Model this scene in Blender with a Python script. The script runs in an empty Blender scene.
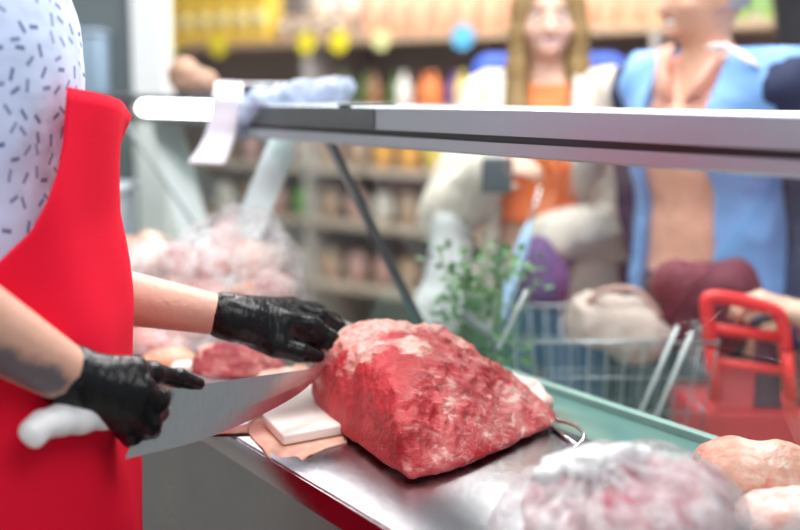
import bpy, bmesh, math, random
import numpy as np
from mathutils import Vector, Matrix

random.seed(7); np.random.seed(7)
PI = math.pi
COL = bpy.context.scene.collection

# ------------------------------------------------------------------ camera maths (used to measure positions)
F = 1111.0; H = 1.40
PITCH = math.atan(171 / F); CP, SP = math.cos(PITCH), math.sin(PITCH)
TH = math.atan(740 / F * CP)
CV = np.array([-math.sin(TH), math.cos(TH)])      # along the counter, away from the camera
NV = np.array([math.cos(TH), math.sin(TH)])       # across the counter, towards the customers

def ray(u, v):
    x = (u - 400) / F; y = -(v - 265) / F
    return np.array([x, CP + y * SP, -SP + y * CP])
def W(u, v, Y):
    d = ray(u, v); return d * (Y / d[1]) + [0, 0, H]
def WZ(u, v, z):
    d = ray(u, v); return d * ((z - H) / d[2]) + [0, 0, H]
def CL(l, c, z):                                   # counter frame -> world
    p = NV * l + CV * c; return np.array([p[0], p[1], z])

# ------------------------------------------------------------------ materials
def nodemat(name):
    m = bpy.data.materials.new(name); m.use_nodes = True
    nt = m.node_tree; b = nt.nodes['Principled BSDF']
    return m, nt, b
def sock(nt, target, v):
    if isinstance(v, bpy.types.NodeSocket): nt.links.new(v, target)
    else: target.default_value = v
def math_n(nt, op, a, b=0.0, clamp=False):
    n = nt.nodes.new('ShaderNodeMath'); n.operation = op; n.use_clamp = clamp
    sock(nt, n.inputs[0], a); sock(nt, n.inputs[1], b); return n.outputs[0]
def mixc(nt, fac, a, b):
    n = nt.nodes.new('ShaderNodeMix'); n.data_type = 'RGBA'
    sock(nt, n.inputs['Factor'], fac)
    for key, val in ((6, a), (7, b)):
        if isinstance(val, bpy.types.NodeSocket): nt.links.new(val, n.inputs[key])
        else: n.inputs[key].default_value = (*val[:3], 1)
    return n.outputs[2]
def noise(nt, scale, detail=3, rough=.55, vec=None, distort=0.0):
    n = nt.nodes.new('ShaderNodeTexNoise'); n.inputs['Scale'].default_value = scale
    n.inputs['Detail'].default_value = detail; n.inputs['Roughness'].default_value = rough
    n.inputs['Distortion'].default_value = distort
    if vec is None:
        t = nt.nodes.new('ShaderNodeTexCoord'); vec = t.outputs['Object']
    nt.links.new(vec, n.inputs['Vector']); return n.outputs['Fac']
def ramp(nt, fac, lo, hi):
    n = nt.nodes.new('ShaderNodeMapRange'); n.inputs[1].default_value = lo; n.inputs[2].default_value = hi
    nt.links.new(fac, n.inputs[0]); return n.outputs[0]
def bump(nt, b, h, strength, dist):
    n = nt.nodes.new('ShaderNodeBump'); n.inputs['Strength'].default_value = strength
    n.inputs['Distance'].default_value = dist
    nt.links.new(h, n.inputs['Height']); nt.links.new(n.outputs[0], b.inputs['Normal'])
def attr(nt, name):
    n = nt.nodes.new('ShaderNodeAttribute'); n.attribute_name = name; return n.outputs['Fac']

_mc = {}
def M(name, col=(.8, .8, .8), rough=.5, metal=0.0, var=.12, vscale=25, bmp=0.0, bscale=60, sheen=0, sss=0, spec=.5, coat=0):
    """procedural principled material whose colour varies a little with noise"""
    if name in _mc: return _mc[name]
    m, nt, b = nodemat(name)
    n = noise(nt, vscale, 3)
    dark = tuple(c * (1 - var) for c in col); lite = tuple(min(1, c * (1 + var)) for c in col)
    nt.links.new(mixc(nt, n, dark, lite), b.inputs['Base Color'])
    b.inputs['Roughness'].default_value = rough; b.inputs['Metallic'].default_value = metal
    b.inputs['Specular IOR Level'].default_value = spec
    if sss:
        b.inputs['Subsurface Weight'].default_value = sss
        b.inputs['Subsurface Radius'].default_value = (.012, .005, .003); b.inputs['Subsurface Scale'].default_value = 1
    if coat: b.inputs['Coat Weight'].default_value = coat; b.inputs['Coat Roughness'].default_value = .08
    if sheen: b.inputs['Sheen Weight'].default_value = sheen
    if bmp: bump(nt, b, noise(nt, bscale, 4), 1.0, bmp)
    _mc[name] = m; return m

def steel(name, col, rough, stretch=(1, 1, 1), var=.08, sc=40):
    if name in _mc: return _mc[name]
    m, nt, b = nodemat(name)
    t = nt.nodes.new('ShaderNodeTexCoord'); mp = nt.nodes.new('ShaderNodeMapping'); mp.inputs['Scale'].default_value = stretch
    mp.inputs['Rotation'].default_value = (0, 0, -TH)
    nt.links.new(t.outputs['Object'], mp.inputs['Vector'])
    n = noise(nt, sc, 4, .6, mp.outputs[0]); n2 = noise(nt, 6, 3, .6)
    nt.links.new(mixc(nt, n, tuple(c * (1 - var) for c in col), tuple(c * (1 + var) for c in col)), b.inputs['Base Color'])
    b.inputs['Metallic'].default_value = 1
    nt.links.new(math_n(nt, 'ADD', math_n(nt, 'MULTIPLY', n2, rough * .7), rough * .6), b.inputs['Roughness'])
    bump(nt, b, n, .25, .0006)
    _mc[name] = m; return m

def glassmat(name, tint, extra=0.0, rough=.02, ior=1.5):
    """thin pane: tinted see-through plus fresnel reflection"""
    if name in _mc: return _mc[name]
    m, nt, b = nodemat(name); nt.nodes.remove(b); out = nt.nodes['Material Output']
    tr = nt.nodes.new('ShaderNodeBsdfTransparent'); tr.inputs[0].default_value = (*tint, 1)
    gl = nt.nodes.new('ShaderNodeBsdfGlossy'); gl.inputs['Roughness'].default_value = rough
    fr = nt.nodes.new('ShaderNodeFresnel'); fr.inputs[0].default_value = ior
    ge = nt.nodes.new('ShaderNodeNewGeometry')      # reflect at the outer faces only, a real thin pane has no inner mirror
    fac = math_n(nt, 'MULTIPLY', math_n(nt, 'ADD', math_n(nt, 'MULTIPLY', fr.outputs[0], .55), extra, True), math_n(nt, 'SUBTRACT', 1.0, ge.outputs['Backfacing']))
    mx = nt.nodes.new('ShaderNodeMixShader'); nt.links.new(fac, mx.inputs[0])
    nt.links.new(tr.outputs[0], mx.inputs[1]); nt.links.new(gl.outputs[0], mx.inputs[2])
    nt.links.new(mx.outputs[0], out.inputs[0]); _mc[name] = m; return m

def filmmat(name, col=(.95, .95, .97), cover=.3, rough=.12):
    """polythene film: clear with milky creases and bright gloss"""
    if name in _mc: return _mc[name]
    m, nt, b = nodemat(name); out = nt.nodes['Material Output']
    b.inputs['Base Color'].default_value = (*col, 1); b.inputs['Roughness'].default_value = rough
    b.inputs['Specular IOR Level'].default_value = .8
    tr = nt.nodes.new('ShaderNodeBsdfTransparent'); tr.inputs[0].default_value = (.97, .97, .98, 1)
    n = ramp(nt, noise(nt, 22, 5, .6, distort=1.2), .35, .75)
    fac = math_n(nt, 'ADD', math_n(nt, 'MULTIPLY', n, .55), cover - .12, True)
    bump(nt, b, noise(nt, 38, 4, .6, distort=2), .8, .012)
    mx = nt.nodes.new('ShaderNodeMixShader'); nt.links.new(fac, mx.inputs[0])
    nt.links.new(tr.outputs[0], mx.inputs[1]); nt.links.new(b.outputs[0], mx.inputs[2])
    nt.links.new(mx.outputs[0], out.inputs[0]); _mc[name] = m; return m

# ------------------------------------------------------------------ object helpers
def origin_of(o):
    p = Vector((0, 0, 0))
    while o is not None: p += o.location; o = o.parent
    return p
def obj(name, verts, faces, mat, parent=None, smooth=True, attrs=None):
    verts = np.asarray(verts, float)
    if parent is None:
        lo, hi = verts.min(0), verts.max(0); org = Vector(((lo[0] + hi[0]) / 2, (lo[1] + hi[1]) / 2, lo[2]))
        loc = org
    else:
        org = origin_of(parent); loc = Vector((0, 0, 0))
    me = bpy.data.meshes.new(name)
    me.from_pydata((verts - np.array(org)).tolist(), [], faces.tolist() if isinstance(faces, np.ndarray) else faces)
    me.update()
    if smooth: me.shade_smooth()
    if attrs:
        for k, a in attrs.items():
            at = me.attributes.new(k, 'FLOAT', 'POINT'); at.data.foreach_set('value', np.asarray(a, np.float32))
    me.materials.append(mat)
    o = bpy.data.objects.new(name, me); COL.objects.link(o); o.location = loc
    if parent is not None: o.parent = parent
    return o
def tag(o, label, cat, group=None, kind=None):
    o['label'] = label; o['category'] = cat
    if group: o['group'] = group
    if kind: o['kind'] = kind
    return o
def struct(o): o['kind'] = 'structure'; return o
def empty(name, loc):
    o = bpy.data.objects.new(name, None); o.empty_display_size = .05; COL.objects.link(o); o.location = loc; return o
def copy_tree(o, parent=None, loc=None, rz=None, label=None):
    c = o.copy(); COL.objects.link(c)
    if parent is not None: c.parent = parent
    if loc is not None: c.location = loc
    if rz is not None: c.rotation_euler = (0, 0, rz)
    if label: c['label'] = label
    for ch in list(o.children): copy_tree(ch, c)
    return c

def bm_arrays(bm):
    bm.verts.index_update()
    v = np.array([x.co[:] for x in bm.verts]); f = [[x.index for x in q.verts] for q in bm.faces]; bm.free(); return v, f
def prism(poly, zvec, bev=0.0, seg=2):
    """solid from a 3-D planar polygon pushed along zvec"""
    bm = bmesh.new(); a = [bm.verts.new(p) for p in poly]; b = [bm.verts.new(np.array(p) + zvec) for p in poly]
    n = len(a); bm.faces.new(a[::-1]); bm.faces.new(b)
    for i in range(n): bm.faces.new((a[i], a[(i + 1) % n], b[(i + 1) % n], b[i]))
    bmesh.ops.recalc_face_normals(bm, faces=bm.faces)
    if bev: bmesh.ops.bevel(bm, geom=list(bm.edges), offset=bev, segments=seg, affect='EDGES', profile=.6)
    return bm_arrays(bm)
def box(lo, hi, bev=0.0, seg=2):
    return prism([(lo[0], lo[1], lo[2]), (hi[0], lo[1], lo[2]), (hi[0], hi[1], lo[2]), (lo[0], hi[1], lo[2])], np.array([0, 0, hi[2] - lo[2]]), bev, seg)
def cbox(l0, l1, c0, c1, z0, z1, bev=0.0, seg=2):
    return prism([CL(l0, c0, z0), CL(l1, c0, z0), CL(l1, c1, z0), CL(l0, c1, z0)], np.array([0, 0, z1 - z0]), bev, seg)
def join(*vf):
    V = []; Fc = []; k = 0
    for v, f in vf:
        V.append(np.asarray(v)); Fc += [[i + k for i in q] for q in (f.tolist() if isinstance(f, np.ndarray) else f)]; k += len(v)
    return np.vstack(V), Fc
def tube(pts, r, n=8, closed=False):
    pts = [np.array(p, float) for p in pts]; m = len(pts); rr = r if hasattr(r, '__len__') else [r] * m
    V = []; Fc = []; prev = None
    for i in range(m):
        if closed: t = pts[(i + 1) % m] - pts[i - 1]
        else: t = pts[min(i + 1, m - 1)] - pts[max(i - 1, 0)]
        t /= np.linalg.norm(t)
        if prev is None:
            a = np.cross(t, [0, 0, 1.0]);
            if np.linalg.norm(a) < .1: a = np.cross(t, [1.0, 0, 0])
        else: a = prev - t * (prev @ t)
        a /= np.linalg.norm(a); prev = a; b = np.cross(t, a)
        for k in range(n):
            q = 2 * PI * k / n; V.append(pts[i] + (a * math.cos(q) + b * math.sin(q)) * rr[i])
    for i in range(m if closed else m - 1):
        j = (i + 1) % m
        for k in range(n): Fc.append([i * n + k, i * n + (k + 1) % n, j * n + (k + 1) % n, j * n + k])
    if not closed: Fc.append(list(range(n))[::-1]); Fc.append([(m - 1) * n + k for k in range(n)])
    return np.array(V), Fc
def curve(pts, k=8):
    """Catmull-Rom through points"""
    P = [np.array(p, float) for p in pts]; P = [2 * P[0] - P[1]] + P + [2 * P[-1] - P[-2]]; out = []
    for i in range(1, len(P) - 2):
        for s in range(k):
            t = s / k
            out.append(.5 * (2 * P[i] + (P[i + 1] - P[i - 1]) * t + (2 * P[i - 1] - 5 * P[i] + 4 * P[i + 1] - P[i + 2]) * t * t + (3 * P[i] - P[i - 1] - 3 * P[i + 1] + P[i + 2]) * t ** 3))
    out.append(P[-2]); return out
def lathe(profile, center, n=24):
    V = []; Fc = []; m = len(profile)
    for r, z in profile:
        for k in range(n): V.append([center[0] + r * math.cos(2 * PI * k / n), center[1] + r * math.sin(2 * PI * k / n), center[2] + z])
    for i in range(m - 1):
        for k in range(n): Fc.append([i * n + k, i * n + (k + 1) % n, (i + 1) * n + (k + 1) % n, (i + 1) * n + k])
    Fc.append(list(range(n))[::-1]); Fc.append([(m - 1) * n + k for k in range(n)]); return np.array(V), Fc

# ------------------------------------------------------------------ numpy noise, SDF and surface nets
def _h(ix, iy, iz, s):
    n = (ix * 374761393 + iy * 668265263 + iz * 2147483647 + s * 974711).astype(np.int64)
    n = (n ^ (n >> 13)) * 1274126177; n = n ^ (n >> 16); return (n & 0xffff) / 65535.0
def vn(P, sc, seed=0):
    Q = P * sc; I = np.floor(Q).astype(np.int64); f = Q - I; f = f * f * (3 - 2 * f); r = 0
    for a in (0, 1):
        for b in (0, 1):
            for c in (0, 1):
                w = (f[:, 0] if a else 1 - f[:, 0]) * (f[:, 1] if b else 1 - f[:, 1]) * (f[:, 2] if c else 1 - f[:, 2])
                r = r + w * _h(I[:, 0] + a, I[:, 1] + b, I[:, 2] + c, seed)
    return r * 2 - 1
def fbm(P, sc, oct=3, seed=0, gain=.5):
    r = 0; a = 1
    for k in range(oct): r = r + a * vn(P + 13.7 * k, sc * 2 ** k, seed + k); a *= gain
    return r
def ridge(P, sc, seed=0, oct=2):
    r = 0; a = 1
    for k in range(oct): r = r + a * (1 - 2 * np.abs(vn(P + 3.1 * k, sc * 2 ** k, seed + k))); a *= .5
    return r
def cap(a, b, ra, rb):
    a = np.array(a, float); b = np.array(b, float); d = b - a; L2 = max(d @ d, 1e-9)
    def f(P):
        t = np.clip(((P - a) @ d) / L2, 0, 1); return np.linalg.norm(P - a - t[:, None] * d, axis=1) - (ra + (rb - ra) * t)
    f.bb = (np.minimum(a - ra, b - rb), np.maximum(a + ra, b + rb)); return f
def ell(c, r, R=None):
    c = np.array(c, float); r = np.array(r, float); R = None if R is None else np.array(R)
    def f(P):
        q = P - c
        if R is not None: q = q @ R
        k0 = np.linalg.norm(q / r, axis=1); k1 = np.linalg.norm(q / (r * r), axis=1) + 1e-9
        return k0 * (k0 - 1) / k1
    m = r.max(); f.bb = (c - m, c + m) if R is not None else (c - r, c + r); return f
def smin(a, b, k):
    h = np.clip(.5 + .5 * (b - a) / k, 0, 1); return b + (a - b) * h - k * h * (1 - h)
def union(fs, k=.02):
    def f(P):
        d = fs[0](P)
        for g in fs[1:]: d = smin(d, g(P), k)
        return d
    f.bb = (np.min([g.bb[0] for g in fs], 0), np.max([g.bb[1] for g in fs], 0)); return f
def bounded(f, lo, hi):
    def g(P): return f(P)
    g.bb = (np.array(lo, float), np.array(hi, float)); return g
def chain(pts, rs): return [cap(pts[i], pts[i + 1], rs[i], rs[i + 1]) for i in range(len(pts) - 1)]
def solid(f, h, pad=.02, disp=None):
    lo, hi = f.bb[0] - pad, f.bb[1] + pad; B = 4
    nb = np.ceil((hi - lo) / (h * B)).astype(int) + 1; n = nb * B
    ci = np.stack(np.meshgrid(*[np.arange(k) for k in nb], indexing='ij'), -1).reshape(-1, 3)
    dc = f(lo + (ci * B + (B - 1) / 2) * h)
    act = np.abs(dc) < h * B * 1.9 + .006
    D = np.repeat(np.repeat(np.repeat(dc.reshape(nb), B, 0), B, 1), B, 2)
    off = np.stack(np.meshgrid(*[np.arange(B)] * 3, indexing='ij'), -1).reshape(-1, 3)
    idx = (ci[act][:, None, :] * B + off[None]).reshape(-1, 3)
    D[idx[:, 0], idx[:, 1], idx[:, 2]] = f(lo + idx * h)
    S = D < 0
    cnt = sum(S[a:n[0] - 1 + a, b:n[1] - 1 + b, c:n[2] - 1 + c].astype(np.int8) for a in (0, 1) for b in (0, 1) for c in (0, 1))
    cells = np.argwhere((cnt > 0) & (cnt < 8))
    corner = [(a, b, c) for a in (0, 1) for b in (0, 1) for c in (0, 1)]
    val = {q: D[cells[:, 0] + q[0], cells[:, 1] + q[1], cells[:, 2] + q[2]] for q in corner}
    acc = np.zeros((len(cells), 3)); num = np.zeros(len(cells))
    for q in corner:
        for ax in range(3):
            if q[ax] == 0:
                q2 = list(q); q2[ax] = 1; q2 = tuple(q2); a, b = val[q], val[q2]; m = (a < 0) != (b < 0)
                t = np.where(m, a / np.where(m, a - b, 1), 0); p = np.zeros((len(cells), 3)); p[:] = q; p[:, ax] = t
                acc[m] += p[m]; num[m] += 1
    V = lo + (cells + acc / num[:, None]) * h
    ID = -np.ones(tuple(n), np.int64); ID[cells[:, 0], cells[:, 1], cells[:, 2]] = np.arange(len(cells))
    Fc = []
    for ax in range(3):
        o1, o2 = (ax + 1) % 3, (ax + 2) % 3
        sl0 = [slice(1, n[k] - 1) for k in range(3)]; sl1 = list(sl0); sl1[ax] = slice(2, n[ax])
        a, b = S[tuple(sl0)], S[tuple(sl1)]; E = np.argwhere(a != b) + 1
        sa = S[E[:, 0], E[:, 1], E[:, 2]]
        def idn(d1, d2):
            q = E.copy(); q[:, o1] -= d1; q[:, o2] -= d2; return ID[q[:, 0], q[:, 1], q[:, 2]]
        Q = np.stack([idn(1, 1), idn(0, 1), idn(0, 0), idn(1, 0)], 1)
        Q[~sa] = Q[~sa][:, ::-1]; Q = Q[(Q >= 0).all(1)]; Fc.append(Q)
    Fc = np.vstack(Fc)
    if disp is not None:
        V = V + vnormals(V, Fc) * disp(V)[:, None]
    return V, Fc
def vnormals(V, Fc):
    N = np.zeros_like(V); a, b, c, d = (V[Fc[:, k]] for k in range(4)); fn = np.cross(c - a, d - b)
    for k in range(4): np.add.at(N, Fc[:, k], fn)
    return N / (np.linalg.norm(N, axis=1)[:, None] + 1e-12)
def blob(name, fs, mat, parent=None, h=.006, k=.02, disp=None, attrs=None):
    f = union(fs, k) if isinstance(fs, list) else fs
    V, Fc = solid(f, h, .02, disp)
    return obj(name, V, Fc, mat, parent, True, None if attrs is None else {q: g(V) for q, g in attrs.items()})
def hull_sdf(pts, r=.012):
    """rounded convex body through the points"""
    bm = bmesh.new()
    for p in pts: bm.verts.new(p)
    bmesh.ops.convex_hull(bm, input=list(bm.verts)); bmesh.ops.recalc_face_normals(bm, faces=bm.faces)
    pl = [(np.array(f.normal), float(f.normal @ f.verts[0].co)) for f in bm.faces]; bm.free()
    cen = np.mean(pts, 0)
    pl = [(n, d) if n @ cen < d else (-n, -d) for n, d in pl]
    def f(P):
        d = None
        for n, c in pl:
            e = P @ n - c
            d = e if d is None else -smin(-d, -e, r)
        return d
    f.bb = (np.min(pts, 0), np.max(pts, 0)); return f

# ------------------------------------------------------------------ shared materials
STEEL_TOP = steel('worktop_steel', (.43, .41, .45), .2, (3, 40, 3))
STEEL_RAIL = steel('rail_steel', (.44, .49, .54), .46, (3, 40, 3))
STEEL_DARK = steel('cabinet_steel', (.20, .215, .23), .34, (4, 1, 1))
STEEL_LIP = steel('lip_steel', (.30, .29, .32), .14, (2, 20, 2), .04)
CHROME = steel('chrome_steel', (.75, .76, .78), .14)
BLADE = steel('blade_steel', (.52, .53, .55), .24, (6, 1, 1), .1, 60)
GLASS = glassmat('clear_glass', (.93, .97, .95), .05)
GREENG = M('teal_glass', (.15, .29, .27), .14, var=.1, vscale=6)
WHITEP = M('white_plastic', (.86, .87, .87), .35)
BOARDP = M('board_plastic', (.86, .83, .78), .45, var=.06, vscale=12)

# ------------------------------------------------------------------ setting
v, f = box((-7, -1.5, -.06), (7, 9, 0)); 
m, nt, b = nodemat('floor_tiles'); br = nt.nodes.new('ShaderNodeTexBrick'); tc = nt.nodes.new('ShaderNodeTexCoord'); nt.links.new(tc.outputs['Object'], br.inputs['Vector'])
br.offset = 0; br.inputs['Scale'].default_value = 1.6; br.inputs['Color1'].default_value = (.46, .42, .38, 1); br.inputs['Color2'].default_value = (.42, .39, .35, 1); br.inputs['Mortar'].default_value = (.3, .28, .26, 1)
br.inputs['Brick Width'].default_value = .6; br.inputs['Row Height'].default_value = .6; br.inputs['Mortar Size'].default_value = .006
nt.links.new(br.outputs[0], b.inputs['Base Color']); b.inputs['Roughness'].default_value = .35
struct(obj('floor', v, f, m, None, False))
WALLM = M('wall_paint', (.74, .73, .72), .7, var=.04, vscale=4)
struct(obj('wall_back', *box((-7, 7.6, 0), (7, 7.75, 3.3)), M('dimmed_wall', (.22, .20, .22), .8), None, False))  # dark colour and height set so the worktop reflects a dim hall
struct(obj('wall_left', *box((-3.6, -1.5, 0), (-3.45, 7.6, 3.6)), WALLM, None, False))
COLM = M('column_paint', (.13, .16, .17), .55, var=.12, vscale=5)
# dark column at the left with the white post beside it
a0 = W(40, 265, 3.9)[0]; a1 = W(142, 265, 3.9)[0]
struct(obj('wall_column', *box((a0 - .25, 3.9, 0), (a1, 4.25, 3.2)), COLM, None, False))
a2 = W(139, 265, 3.86)[0]; a3 = W(171, 265, 3.86)[0]
struct(obj('trim_1', *box((a2, 3.86, 0), (a3, 4.0, 3.2), .004), M('post_paint', (.84, .87, .88), .4, var=.03), None, False))
p = W(68, 95, 3.87); q = W(108, 37, 3.87)
t = empty('wall_box', ((p[0] + q[0]) / 2, 3.83, p[2]))
obj('housing', *box((p[0] - .04, 3.74, p[2]), (q[0], 3.90, q[2]), .01), M('bluegrey_plastic', (.27, .38, .50), .45), t)
obj('lid', *box((p[0] - .045, 3.735, q[2] + .001), (q[0] + .005, 3.9, q[2] + .018), .005), M('bluegrey_light', (.36, .47, .58), .45), t)
tag(t, 'blue-grey plastic box on the dark column above the grey tub', 'box')

# ------------------------------------------------------------------ counter
ct = empty('service_counter', CL(.9, 1.6, 0))
LE, LF, C0, C1 = .667, 1.095, .25, 3.5
obj('worktop', *cbox(LE, LF, C0, C1, .868, .9, .0025), STEEL_TOP, ct)
obj('edge_lip', *cbox(LE - .0025, LE + .004, C0, C1, .862, .8975, .001), STEEL_LIP, ct)
obj('front_panel', *cbox(LE + .05, LE + .07, C0, C1, .06, .868), STEEL_DARK, ct, False)
obj('under_lip', *prism([CL(LE + .002, C0, .862), CL(LE + .058, C0, .835), CL(LE + .058, C0, .868), CL(LE + .002, C0, .868)], np.append(CV * (C1 - C0), 0)), STEEL_DARK, ct, False)
obj('end_panel', *cbox(LE + .05, 1.24, C0, C0 + .02, .06, .868), STEEL_DARK, ct, False)
obj('customer_panel', *cbox(1.245, 1.265, C0, C1, .0, .88), M('panel_white', (.75, .78, .78), .4), ct, False)
obj('plinth', *cbox(LE + .09, 1.24, C0 + .02, C1, 0, .06), M('plinth_black', (.04, .04, .045), .6), ct, False)
tag(ct, 'long brushed steel butcher worktop carrying the meat', 'counter')

dc = empty('display_case', CL(1.1, 1.1, .88))
CE = 2.03
obj('glass_base', *cbox(LF + .004, 1.243, C0, CE, .882, .894, .001), GREENG, dc)
obj('base_frame', *cbox(1.232, 1.25, C0, CE, .88, .906, .002), M('seafoam_trim', (.30, .47, .44), .3), dc)
# sloping front pane
PT, PB = (1.0, 1.322), (1.236, .900)
def slab(l0, z0, l1, z1, c0, c1, th):
    d = np.array([l1 - l0, z1 - z0]); d /= np.linalg.norm(d); nn = np.array([-d[1], d[0]]) * th
    return prism([CL(l0, c0, z0), CL(l1, c0, z1), CL(l1 + nn[0], c0, z1 + nn[1]), CL(l0 + nn[0], c0, z0 + nn[1])], np.append(CV * (c1 - c0), 0))
obj('front_glass', *slab(*PT, *PB, C0, CE, .006), GLASS, dc, False)
# top rail profile: face, dark groove, lower lip
def cprof(pts, c0, c1, bev=0):
    return prism([CL(l, c0, z) for l, z in pts], np.append(CV * (c1 - c0), 0), bev)
obj('rail', *cprof([(.965, 1.343), (.965, 1.3775), (.970, 1.3795), (1.20, 1.3795), (1.20, 1.372), (1.03, 1.372), (1.03, 1.343)], C0, CE), STEEL_RAIL, dc, False)
obj('rail_groove', *cbox(.975, 1.03, C0, CE - .01, 1.333, 1.343), M('black_seal', (.02, .02, .022), .3), dc, False)
obj('rail_lip', *cprof([(.970, 1.314), (.966, 1.317), (.966, 1.333), (1.02, 1.333), (1.02, 1.314)], C0, CE), STEEL_RAIL, dc, False)
obj('rail_end_cap', *cbox(.955, 1.205, CE, CE + .02, 1.31, 1.384, .007, 3), M('bluish_cap', (.22, .27, .36), .3), dc)
obj('rail_end_section', *cbox(.9625, .9645, 1.54, CE - .001, 1.3435, 1.377, .0005), M('dark_rail_plate', (.07, .085, .09), .35), dc)
obj('top_bracket', *cbox(.962, 1.06, 1.62, 1.66, 1.3797, 1.383, .001), STEEL_DARK, dc)
# struts
SC = 1.7245
def strut(nm, c, w, mat, par, l0=.998, z0=1.318, l1=1.232, z1=.9):
    obj(nm, *slab(l0 - .008, z0, l1 - .008, z1, c - w / 2, c + w / 2, -.012), mat, par, False)
strut('strut', SC, .018, STEEL_DARK, dc)
strut('strut', C0 + .02, .018, STEEL_DARK, dc)
tag(dc, 'sloping glass display case front under a thick steel top rail', 'display case')

# second case farther along with the lit tube
d2 = empty('display_case', CL(1.1, 2.7, .88))
obj('top_panel', *cbox(.98, 1.25, CE + .06, 3.4, 1.386, 1.398, .002), steel('bluegrey_steel', (.30, .36, .42), .3), d2)
obj('rail', *cbox(1.012, 1.04, CE + .06, 3.4, 1.33, 1.386, .002), STEEL_DARK, d2)
obj('front_glass', *slab(1.03, 1.33, 1.236, .9, CE + .06, 3.4, .006), GLASS, d2, False)
PALE = M('pale_green_frame', (.72, .83, .82), .35, var=.05)
# pale flat post leaning back towards the butcher side
A = W(290, 128, 2.33); B = W(205, 300, 2.2)
def bar(A, B, w, th, mat, nm, par):
    d = (B - A); s = np.array([1.0, 0, 0]) ; s = s - d * (s @ d) / (d @ d); s /= np.linalg.norm(s); n2 = np.cross(d, s); n2 /= np.linalg.norm(n2)
    return obj(nm, *prism([A - s * w / 2 - n2 * th / 2, A + s * w / 2 - n2 * th / 2, A + s * w / 2 + n2 * th / 2, A - s * w / 2 + n2 * th / 2], d, .002), mat, par, False)
bar(A, WZ(198, 352, .902), .062, .008, PALE, 'end_post', d2)
bar(W(166, 122, 2.9), WZ(212, 300, .902), .075, .012, PALE, 'frame_post', d2)
bar(W(120, 118, 2.72), W(205, 240, 2.62), .008, .008, STEEL_DARK, 'stay_rod', d2)
tag(d2, 'far glass display case with a lit tube under its top', 'display case')
# lamp tube
lm = empty('tube_lamp', CL(1.0, 2.45, 1.35))
TE = nodemat('tube_glow'); TE[2].inputs['Emission Color'].default_value = (.93, .97, 1, 1); TE[2].inputs['Emission Strength'].default_value = 14
ta, tb = W(145, 107, 2.80), W(262, 109, 2.235)
ta[2] = tb[2] = 1.366; ax = (tb - ta) / np.linalg.norm(tb - ta)
obj('tube', *tube([ta, tb], .018, 16), TE[0], lm)
for q0, q1 in ((ta - ax * .03, ta), (tb, tb + ax * .015)): obj('end_socket', *tube([q0, q1], .023, 16), WHITEP, lm)
obj('fixture', *tube([ta + [0, 0, .006] + np.append(NV, 0) * .02, tb + [0, 0, .006] + np.append(NV, 0) * .02], .012, 8), STEEL_DARK, lm)
tag(lm, 'bright white tube lamp along the far display case', 'lamp')

# ------------------------------------------------------------------ things on the cases
# scale with a paper strip
sc_ = CL(1.1, 2.2, 1.398)
sb = empty('weighing_scale', sc_)
pa, pb = W(238, 82, 2.42), W(291, 82, 2.36)
obj('body', *box((pa[0] + .01, 2.36, 1.398), (pb[0] + .01, 2.52, 1.418), .004), M('scale_dark', (.12, .14, .15), .4), sb)
obj('platter', *box((pa[0] - .005, 2.33, 1.4185), (pb[0] + .015, 2.56, 1.4235), .002), CHROME, sb)
tag(sb, 'small dark weighing scale with steel platter on the far case', 'scale')
def sheet(rows, mat, name, parent=None, th=.0008, sub=2):
    """grid of 3-D points -> smooth thin solid sheet"""
    n, m = len(rows), len(rows[0]); V = np.array(rows, float).reshape(-1, 3)
    Fc = [[i * m + j, i * m + j + 1, (i + 1) * m + j + 1, (i + 1) * m + j] for i in range(n - 1) for j in range(m - 1)]
    bm = bmesh.new(); vs = [bm.verts.new(p) for p in V]
    for q in Fc: bm.faces.new([vs[i] for i in q])
    if sub:
        for _ in range(sub): bmesh.ops.subdivide_edges(bm, edges=list(bm.edges), cuts=1, use_grid_fill=True, smooth=1.0)
    bmesh.ops.recalc_face_normals(bm, faces=bm.faces)
    bmesh.ops.solidify(bm, geom=list(bm.faces), thickness=th)
    bmesh.ops.recalc_face_normals(bm, faces=bm.faces)
    v, f = bm_arrays(bm); return obj(name, v, f, mat, parent)
rows = []
for (ul, ur, vv, Y) in [(222, 245, 81, 2.37), (214, 243, 84, 2.25), (213, 242, 95, 2.215), (210, 239, 115, 2.21), (205, 235, 135, 2.205), (197, 230, 150, 2.19), (187, 224, 163, 2.17)]:
    rows.append([W(ul + (ur - ul) * s, vv + s * 1.5, Y) for s in (0, .5, 1)])
o = sheet(rows, M('receipt_paper', (.70, .68, .76), .6, var=.02), 'paper_strip'); tag(o, 'curling white paper strip hanging in front of the lit tube', 'paper')
# blue plastic film on the near end
blob_pts = [W(258, 118, 2.19), W(262, 100, 2.21), W(280, 92, 2.24), W(300, 88, 2.3), W(322, 88, 2.36)]
o = blob('plastic_film', [cap(CL(.945, 1.985, 1.355), CL(.97, 1.98, 1.385), .010, .016), cap(CL(.97, 1.98, 1.385), CL(1.07, 1.99, 1.399), .016, .022), cap(CL(1.07, 1.99, 1.399), CL(1.18, 2.0, 1.412), .022, .018)], filmmat('blue_film', (.50, .60, .82), .55, .2), None, .006, .03, lambda V: ridge(V, 30, 4) * .006)
tag(o, 'crumpled bluish plastic film on the near end of the rail', 'plastic film')
# tan bundle on the far case
c_ = W(193, 72, 2.75); c_[2] = 1.432
o = blob('paper_bundle', [ell(c_ + [-.02, 0, .012], (.036, .04, .040)), ell(c_ + [.028, 0, -.008], (.030, .04, .028))], M('tan_paper', (.42, .25, .17), .7, var=.4, vscale=30), None, .006, .03, lambda V: ridge(V, 25, 9) * .006)
tag(o, 'tan and brown rounded bundle on top of the far case', 'bundle')
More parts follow.
